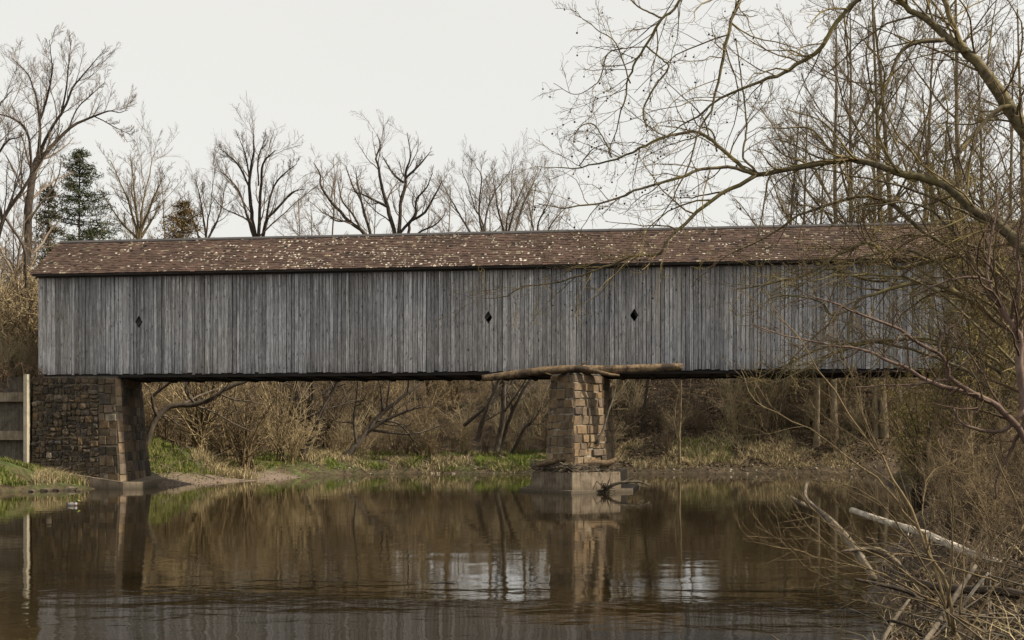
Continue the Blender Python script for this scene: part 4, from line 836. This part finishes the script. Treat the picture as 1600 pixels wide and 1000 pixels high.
# near right bank
log('bleached white broken pole leaning out over the water', [(1330, 797, 8), (1380, 814, 9), (1428, 829, 10), (1455, 838, 11), (1500, 858, 11), (1562, 881, 12)], 20, M_PALE, 'pole', 'bleached_pole', dd=-4, stubs=3)
log('mossy curved log rising out of the water with an upturned end', [(1261, 752, 4), (1258, 776, 7), (1272, 794, 10), (1296, 812, 10), (1320, 838, 11), (1342, 866, 12), (1366, 905, 11)], 20, M_DRIFT, dd=-3, stubs=4)
log('short broken stub beside the upturned end of the mossy log', [(1234, 777, 7), (1246, 784, 8), (1262, 792, 8)], 19.6, M_DRIFT)
log('hooked grey root bending down into the water', [(1316, 862, 5), (1345, 859, 7), (1372, 860, 9), (1398, 877, 10), (1412, 893, 9), (1426, 915, 8)], 17.5, M_DRIFT)
log('dark bark-covered log lying along the near bank', [(1424, 905, 9), (1450, 914, 11), (1495, 920, 12), (1555, 923, 13), (1600, 931, 14), (1680, 945, 16)], 13.5, M_BARKD, dd=-1, stubs=3)
log('pale split timber slanting down the near bank', [(1524, 884, 6), (1495, 928, 8), (1468, 970, 8), (1440, 1010, 8)], 12.5, M_DRIFT, dd=-1.5)
log('weathered stake slanting beside the willow stems at the water edge', [(1422, 935, 4), (1400, 965, 6), (1380, 1000, 7), (1365, 1030, 7)], 13, M_DRIFT, dd=-.6)
log('dark crooked branch at the bottom edge of the near bank', [(1392, 970, 5), (1415, 975, 7), (1432, 985, 7), (1460, 1012, 8)], 11.5, M_BARKD)
log('grey pole propped on the muddy bank at the right', [(1562, 815, 6), (1580, 785, 7), (1600, 760, 8), (1640, 715, 9)], 22, M_DRIFT, dd=1.5)
log('low dead branch lying in the water in front of the near bank', [(1335, 905, 4), (1370, 912, 6), (1410, 922, 7), (1430, 930, 7)], 16, M_BARKD, stubs=4)
log('thin pale rod standing among the litter on the near bank', [(1470, 985, 4), (1500, 950, 5), (1530, 912, 5), (1545, 895, 4)], 12, M_PALE)

# ---------------------------------------------------------------- near trees on the right
SY = [[(1712, 900, 74), (1705, 760, 62), (1698, 600, 56), (1695, 470, 50), (1690, 330, 42), (1700, 200, 36), (1720, 40, 30), (1735, -150, 24)],
      [(1692, 340, 32), (1640, 245, 29), (1600, 198, 27), (1560, 140, 24), (1530, 102, 21), (1500, 74, 18), (1470, 48, 14), (1440, 22, 12), (1410, 0, 11), (1380, -30, 10), (1330, -70, 9), (1280, -110, 7), (1225, -140, 5)],
      {'p': [(1695, 480, 30), (1640, 425, 25), (1600, 390, 21), (1560, 352, 18), (1520, 326, 16), (1480, 292, 14.5), (1440, 278, 13), (1400, 268, 12), (1350, 252, 11), (1320, 248, 10), (1270, 253, 9), (1220, 265, 8.5), (1182, 273, 8)], 'slope': .1},
      {'p': [(1184, 273, 7.5), (1160, 262, 6.5), (1135, 240, 6), (1110, 220, 5.5), (1085, 207, 5), (1060, 210, 4.5), (1035, 215, 4), (1010, 224, 4), (985, 235, 3.5), (955, 246, 3), (920, 257, 2.4), (890, 262, 1.8), (850, 262, 1)], 'slope': .15},
      {'p': [(1182, 273, 6), (1150, 264, 5.5), (1100, 263, 5), (1060, 272, 4.6), (1020, 285, 4), (980, 302, 3.4), (940, 315, 3), (900, 321, 2.4), (870, 322, 1.8), (838, 317, 1)], 'slope': -.15},
      {'p': [(1182, 273, 7), (1150, 290, 6.5), (1120, 306, 6), (1085, 340, 5.5), (1047, 374, 4.6), (1027, 397, 4.4), (1004, 393, 4.4), (975, 402, 4), (947, 417, 3.6), (926, 423, 3.2), (900, 431, 2.8), (860, 443, 2.4), (820, 449, 2), (790, 462, 1.6), (755, 466, 1)], 'slope': .05},
      {'p': [(1380, -30, 7), (1350, 0, 7), (1330, 15, 7), (1305, 45, 7), (1288, 78, 6.5), (1250, 100, 6), (1220, 114, 5.5), (1180, 132, 4.6), (1124, 160, 3.6), (1092, 182, 3), (1060, 200, 2.2), (1036, 218, 1.4)], 'slope': .1},
      {'p': [(1228, -140, 6), (1180, -60, 6.5), (1150, 0, 6), (1138, 30, 5.4), (1132, 60, 5), (1126, 95, 4.8), (1118, 140, 4), (1110, 175, 3.4), (1095, 205, 3), (1078, 250, 2.6), (1060, 290, 2.2), (1045, 320, 1.8), (1020, 356, 1.2)], 'slope': -.1},
      {'p': [(1228, -140, 6), (1120, -70, 5), (1060, 2, 4.4), (1035, 28, 4.2), (1008, 74, 3.8), (988, 108, 3.2), (980, 145, 2.6), (966, 195, 2), (950, 240, 1.2)], 'slope': .2},
      [(1010, 72, 3), (1036, 92, 2.6), (1046, 104, 3), (1020, 140, 2.6), (1006, 172, 2.6), (1010, 199, 2.4)], [(1034, 28, 3), (1000, 10, 2.6), (978, -6, 2), (950, -25, 1.4)],
      [(1120, 236, 3), (1112, 205, 2.6), (1090, 195, 2), (1080, 170, 1.4)], [(1180, 268, 4), (1162, 245, 3.4), (1165, 190, 3), (1160, 120, 2.4), (1150, 60, 1.6)],
      [(1475, 62, 7), (1440, 65, 6.4), (1415, 75, 6), (1402, 95, 5), (1392, 125, 4.4), (1375, 160, 4), (1352, 196, 3), (1335, 215, 1.6)], [(1508, 82, 11), (1497, 55, 9), (1485, 20, 8.5), (1470, -20, 8), (1440, -80, 6)],
      [(1600, 198, 9), (1585, 168, 8), (1562, 172, 7.5), (1538, 196, 7), (1505, 232, 6), (1490, 250, 3.5), (1470, 255, 2)], [(1318, 247, 4), (1300, 235, 3.6), (1280, 210, 3.2), (1262, 198, 3), (1230, 200, 2.4), (1190, 200, 1.6)],
      [(1404, 269, 5), (1380, 235, 4), (1370, 190, 3.4), (1382, 130, 3), (1370, 90, 2.6), (1345, 60, 2)], [(955, 246, 2.4), (940, 215, 2), (925, 195, 2), (905, 200, 1.6), (896, 220, 1.2)], [(905, 259, 2), (930, 232, 1.6), (965, 222, 1)],
      [(985, 130, 2.4), (965, 70, 2), (935, 48, 1.6), (905, 25, 1)], [(975, 75, 2.4), (950, 85, 2), (940, 120, 1.8), (925, 138, 1.5), (898, 148, 1.2), (865, 130, .8)]]
P, Q = trace(SY, 18.5, .25, n=30, wob=.02); Q[1] *= .82; Q[2] *= .9
LS = [dict(rmax=.02, cnt=4.6, t=(.12, 1), ang=(25, 65), lf=.38, lmin=.5, lmax=2.1, wig=.16, upv=-.02, n=9, rr=.5, rmin=.0048), dict(cnt=7, t=(.12, 1), ang=(25, 60), lf=.42, lmin=.18, lmax=.9, wig=.18, upv=.0, n=6, rmin=.0036), dict(cnt=2, t=(.2, 1), ang=(25, 60), lf=.45, lmin=.08, wig=.16, upv=.03, n=4, rmin=.003)]
syc, last = make_tree('large mossy sycamore reaching its bare limbs in from the right edge', P, Q, M_SYC, M_SYCT, LS, name='sycamore_tree', parts=True)
b0 = np.array(syc.location); mb = MB(); cand = last[:, -1]; cp = (cand[:, 0]/cand[:, 1]*F+800); cq = YH-(cand[:, 2]-CH)/cand[:, 1]*F
ok = np.where((cp > 830) & (cp < 1330) & (cq > 0) & (cq < 480) & ((cp < 1180) | (R.random(len(cp)) < .25)))[0]; pick = R.choice(ok, min(190, len(ok)), replace=False)
for i in pick:
    p = cand[i]-b0; q = p+[R.normal(0, .015), R.normal(0, .015), -R.uniform(.05, .12)]; mb.add(q+ico*R.uniform(.015, .021), [icf]); mb.tubes(np.array([[p, (p+q)/2+.005, q]]), np.full((1, 3), .0022), 3)
tag(mb.build('seed_balls', M_BARKD, syc, True), kind='stuff')
# mossy second tree: limbs in front of the bridge boards
MO = [[(1680, 640, 16), (1640, 560, 13), (1605, 530, 11), (1584, 514, 10), (1552, 490, 9), (1520, 470, 8), (1480, 452, 7.5), (1448, 446, 7), (1400, 452, 6), (1360, 466, 5), (1336, 482, 4.4), (1324, 530, 3.6), (1312, 560, 2)],
      [(1660, 600, 10), (1600, 470, 9), (1555, 415, 8), (1504, 402, 8), (1440, 420, 7), (1404, 422, 6), (1393, 400, 6), (1368, 374, 6), (1348, 370, 5.6), (1320, 376, 5), (1280, 402, 4.4), (1240, 426, 3.6), (1200, 436, 2.8), (1150, 452, 1.6)],
      [(1405, 422, 4.6), (1380, 440, 4), (1330, 430, 4), (1290, 420, 3), (1240, 455, 2)], [(1480, 385, 5), (1420, 350, 6), (1380, 320, 6), (1330, 315, 5), (1280, 330, 4.4), (1240, 345, 4), (1200, 372, 3), (1150, 395, 2.4), (1110, 420, 1.6)],
      [(1600, 470, 7), (1545, 400, 6), (1504, 378, 5), (1488, 350, 3.5), (1480, 320, 2)], [(1345, 478, 3.6), (1300, 490, 3.4), (1282, 470, 3.2), (1240, 462, 2.6), (1200, 468, 2)], [(1310, 492, 3.4), (1280, 520, 3), (1240, 560, 2.4), (1210, 600, 1.6)]]
for i in range(8):                         # thinner arching boughs of the same tree
    x0, y0 = R.uniform(1470, 1620), R.uniform(360, 600); x1 = x0-R.uniform(220, 430); y1 = y0+R.uniform(-130, 110); rise = R.uniform(20, 90)
    MO.append([(x0+60, y0+40, 5.5), (x0, y0, 5), (x0*.75+x1*.25, y0*.75+y1*.25-rise*.8, 4.2), ((x0+x1)/2, (y0+y1)/2-rise, 3.4), (x0*.25+x1*.75, y0*.25+y1*.75-rise*.6, 2.5), (x1, y1, 1.2)])
P, Q = trace(MO, 21, .25, n=26, wob=.02)
LM = [dict(rmax=.02, cnt=5.5, t=(.12, 1), ang=(30, 70), lf=.3, lmin=.4, lmax=1.8, wig=.2, upv=.0, n=9, rr=.5, rmin=.0058), dict(cnt=6, t=(.12, 1), ang=(30, 70), lf=.45, lmin=.2, lmax=.9, wig=.22, upv=0, n=6, rmin=.0042), dict(cnt=2, t=(.2, 1), ang=(30, 60), lf=.5, wig=.2, n=4, rmin=.0036)]
make_tree('mossy yellow-green tree with crooked boughs crossing the right half of the bridge', P, Q, M_SYC, M_SYCT, LM, name='mossy_tree', parts=True)
# reddish multi-branched shrub tree
RD = [[(1640, 930, 24), (1622, 800, 19), (1610, 690, 16), (1601, 600, 14), (1595, 535, 12), (1588, 505, 11), (1570, 480, 10), (1560, 455, 8), (1551, 430, 6), (1546, 405, 5), (1550, 360, 3.6), (1560, 300, 2)],
      [(1612, 700, 12), (1590, 665, 11), (1562, 640, 10), (1540, 625, 9), (1488, 590, 7), (1476, 566, 6.4), (1464, 548, 6), (1424, 526, 5), (1392, 504, 4.4), (1332, 486, 3.4), (1292, 474, 2.6), (1256, 458, 1.4)],
      [(1541, 626, 8), (1480, 606, 7), (1424, 582, 6), (1392, 566, 5), (1360, 550, 4.4), (1320, 544, 3.6), (1280, 538, 2.8), (1224, 522, 2), (1170, 505, 1.2)], [(1550, 440, 4), (1520, 432, 4), (1495, 436, 3.4), (1460, 447, 2.6), (1420, 465, 1.6)],
      [(1604, 640, 7), (1570, 672, 6), (1530, 672, 5), (1500, 660, 4), (1487, 640, 3.4), (1486, 628, 2)], [(1490, 592, 4), (1440, 600, 3.4), (1390, 600, 2.6), (1330, 606, 1.6)], [(1466, 550, 3.6), (1475, 520, 3), (1500, 500, 2.4), (1512, 470, 1.5)], [(1588, 505, 6), (1595, 450, 5), (1590, 400, 4), (1600, 330, 3)],
      [(1605, 650, 7), (1580, 700, 5), (1560, 740, 4), (1555, 780, 3)]]
P, Q = trace(RD, 14.5, .25, n=24, wob=.02)
LR = [dict(rmax=.018, cnt=6.0, t=(.12, 1), ang=(25, 65), lf=.32, lmin=.3, lmax=1.4, wig=.16, upv=.02, n=8, rr=.5, rmin=.0042), dict(cnt=5, t=(.12, 1), ang=(25, 65), lf=.45, lmin=.15, lmax=.7, wig=.18, upv=.02, n=6, rmin=.0034), dict(cnt=2, t=(.2, 1), ang=(25, 60), lf=.5, wig=.2, n=4, rmin=.0028)]
make_tree('reddish smooth-barked tree forking at the right edge in front of the bridge', P, Q, M_RED, M_REDT, LR, name='red_barked_tree', parts=True)
# willow shoots
WI = [[(1490, 990, 9), (1474, 910, 8), (1456, 868, 7), (1438, 829, 6.4), (1414, 769, 5.6), (1384, 724, 5), (1368, 690, 4.6), (1332, 644, 4), (1280, 578, 3.2), (1252, 530, 2.6), (1224, 490, 2), (1196, 452, 1.2)],
      [(1485, 980, 7), (1450, 850, 6), (1429, 820, 5.4), (1402, 775, 4.8), (1378, 751, 4.4), (1332, 718, 3.8), (1272, 674, 3.2), (1210, 642, 2.6), (1192, 630, 2.2), (1167, 600, 1.8), (1158, 578, 1)],
      [(1600, 1020, 5), (1552, 995, 4.6), (1489, 961, 4.2), (1450, 940, 4), (1411, 913, 3.6), (1372, 892, 3.2), (1330, 871, 2.8), (1294, 844, 2.4), (1264, 817, 2.2), (1228, 772, 1.8), (1189, 736, 1.2)],
      [(1560, 910, 4), (1516, 892, 3.6), (1468, 877, 3.4), (1414, 863, 3), (1375, 856, 2.6), (1342, 841, 2.2), (1290, 815, 1.8), (1240, 800, 1.2)], [(1446, 840, 2.4), (1440, 800, 2.2), (1441, 781, 2.2), (1445, 754, 2), (1462, 736, 1.9), (1480, 731, 1.7), (1501, 742, 1.5), (1516, 769, 1.1)],
      [(1480, 950, 5), (1490, 880, 4.4), (1488, 830, 3.8), (1490, 790, 3.2), (1483, 760, 2.6), (1478, 735, 1.8)], [(1500, 960, 4), (1505, 880, 3.4), (1503, 820, 2.8), (1500, 780, 1.8)], [(1384, 724, 3.4), (1370, 700, 2.8), (1345, 650, 2.4), (1330, 600, 2), (1310, 540, 1.6), (1300, 480, 1)],
      [(1470, 950, 4), (1400, 930, 3), (1330, 925, 2.4), (1270, 895, 2), (1220, 850, 1.6), (1180, 820, 1)], [(1465, 940, 4), (1380, 900, 3), (1300, 880, 2.4), (1230, 860, 1.8), (1160, 842, 1)], [(1460, 930, 3.6), (1400, 880, 3), (1330, 840, 2.6), (1270, 790, 2), (1230, 740, 1.4), (1200, 715, .9)],
      [(1475, 960, 4), (1440, 960, 3), (1380, 948, 2.4), (1340, 935, 1.8), (1318, 960, 1.4), (1322, 1000, 1)], [(1480, 960, 4), (1430, 870, 3.4), (1385, 800, 2.8), (1350, 770, 2.2), (1300, 750, 1.6), (1250, 745, 1)], [(1510, 990, 5), (1560, 900, 4), (1600, 820, 3.4)], [(1548, 695, 2.4), (1562, 730, 3), (1590, 790, 3.4), (1625, 850, 4)]]
P, Q = trace(WI, 11.5, .3, n=24, wob=.02); Q = Q*.72
LWI = [dict(rmax=.008, cnt=13, t=(.15, .95), ang=(18, 45), lf=.38, lmin=.2, lmax=1.1, wig=.09, upv=.03, n=9, rr=.5, rmin=.0026), dict(cnt=4, t=(.15, 1), ang=(20, 45), lf=.42, lmin=.1, lmax=.5, wig=.1, upv=.02, n=6, rmin=.0022)]
make_tree('yellowish willow shrub with long arching shoots at the near water edge', P, Q, M_WIL, M_WIL, LWI, 'shrub', name='willow_shrub', parts=True)
# thicket of olive budding shrubs on the right bank
OL = [(.19, .16, .045), (.23, .185, .05), (.14, .115, .04)]
def thicket(label, px, d, h, n_st, spread, buds):
    x = (px-800)/F*d; z = float(H(x, d)); st = []
    for i in range(n_st):
        a = R.uniform(0, 6.283); l = R.uniform(.1, spread); e = np.array([math.cos(a)*l, math.sin(a)*l, 1])*h*R.uniform(.65, 1.05)
        st.append(smooth_poly([R.normal(0, .2, 3)*[1, 1, 0]-[0, 0, .1], e*[.3, .3, .5]+R.normal(0, .15, 3), e+R.normal(0, .2, 3)], 12))
    P = np.array(st)+[x, d, z]; Q = np.linspace(.05, .012, 12)[None]*R.uniform(.7, 1.4, (n_st, 1))*h/7
    make_tree(label, P, Q, M_BARKD, M_SYCT, [dict(cnt=15, t=(.15, 1), ang=(25, 65), lf=.33, wig=.15, upv=.04, n=8, rmin=.009), dict(cnt=7, t=(.1, 1), ang=(25, 65), lf=.42, wig=.18, upv=.02, n=5, rmin=.007), dict(cnt=3, t=(.2, 1), ang=(25, 60), lf=.45, wig=.2, n=4, rmin=.0055)], 'shrub', name='budding_shrub', buds=(int(buds*1.6), .05, OL))
thicket('tall olive budding shrub at the right edge behind the sycamore limb', 1590, 42, 10.5, 8, .3, 5000)
thicket('olive budding shrub in front of the right end of the bridge', 1490, 44, 8.2, 8, .4, 4000)
thicket('tall fine-twigged olive shrub hiding the right end of the roof', 1555, 45, 12, 9, .35, 5000)
thicket('spreading olive shrub between the red-barked tree and the bridge boards', 1620, 36, 9.5, 9, .4, 4500)
thicket('loose budding shrub reaching left across the bridge boards', 1440, 47, 6.6, 8, .6, 3000)
thicket('dense low shrub on the far corner of the right bank under the bridge', 1440, 56, 5.2, 8, .5, 1500)
thicket('twiggy shrub at the foot of the right bank, right of the water', 1545, 33, 4.6, 8, .45, 900)
thicket('bushy shrub on the right bank below the end of the bridge', 1600, 50, 7.5, 8, .45, 2500)
vs = tag(empty('dead_vine', tuple(BW(-.5, -.15, 5.5))), 'rusty brown dead vine over the retaining wall top at the left bridge end', 'vine')
W = []
for i in range(34):
    a = np.array([R.uniform(-2.6, .9), R.uniform(-.4, .3), R.uniform(-.15, .2)]); e = np.array([R.normal(0, .6), R.uniform(-.3, .1), R.uniform(-.9, .9)]); W.append(smooth_poly([a, a+[e[0]*.5, -.1, .45], a+e], 9))
mb = MB(); P = np.array(W); Q = np.full((34, 9), .013); mb.tubes(P, Q, 4); p, q = spawn(P, Q, 7, ang=(30, 70), lf=.4, n=5, wig=.25, rmin=.006); mb.tubes(p, q, 3); p, q = spawn(p, q, 3, ang=(30, 70), lf=.5, n=4, wig=.25, rmin=.005); mb.tubes(p, q, 3); tag(mb.build('stems', M_REDT, vs), kind='stuff')
# ---------------------------------------------------------------- duck
dk = U(113, 790, 45.2)
sp = np.array([(-.3, 0, .13, .008), (-.24, 0, .10, .045), (-.16, 0, .065, .085), (-.05, 0, .055, .112), (.07, 0, .06, .11), (.15, 0, .085, .08), (.19, 0, .14, .048), (.2, 0, .2, .042), (.22, 0, .245, .05), (.26, 0, .25, .045), (.295, 0, .238, .024), (.34, 0, .228, .02), (.37, 0, .226, .008)])
dc = np.array([(.02, .02, .02), (.03, .03, .03), (.16, .15, .145), (.24, .23, .22), (.2, .19, .18), (.12, .07, .05), (.6, .6, .6), (.02, .07, .035), (.02, .08, .04), (.02, .08, .04), (.4, .33, .06), (.45, .37, .06), (.4, .33, .06)])
mb = MB(); mb.tubes(sp[None, :, :3], sp[None, :, 3], 10, True); mb.C = [np.repeat(dc, 10, 0)]
o = mb.build('duck', M_DUCK, smooth=True, loc=(float(dk[0]), float(dk[1]), -.02), useattr=True); o.rotation_euler[2] = -.15; o.scale = (.85,)*3
tag(o, 'small mallard duck with a dark green head swimming near the left bank', 'duck')
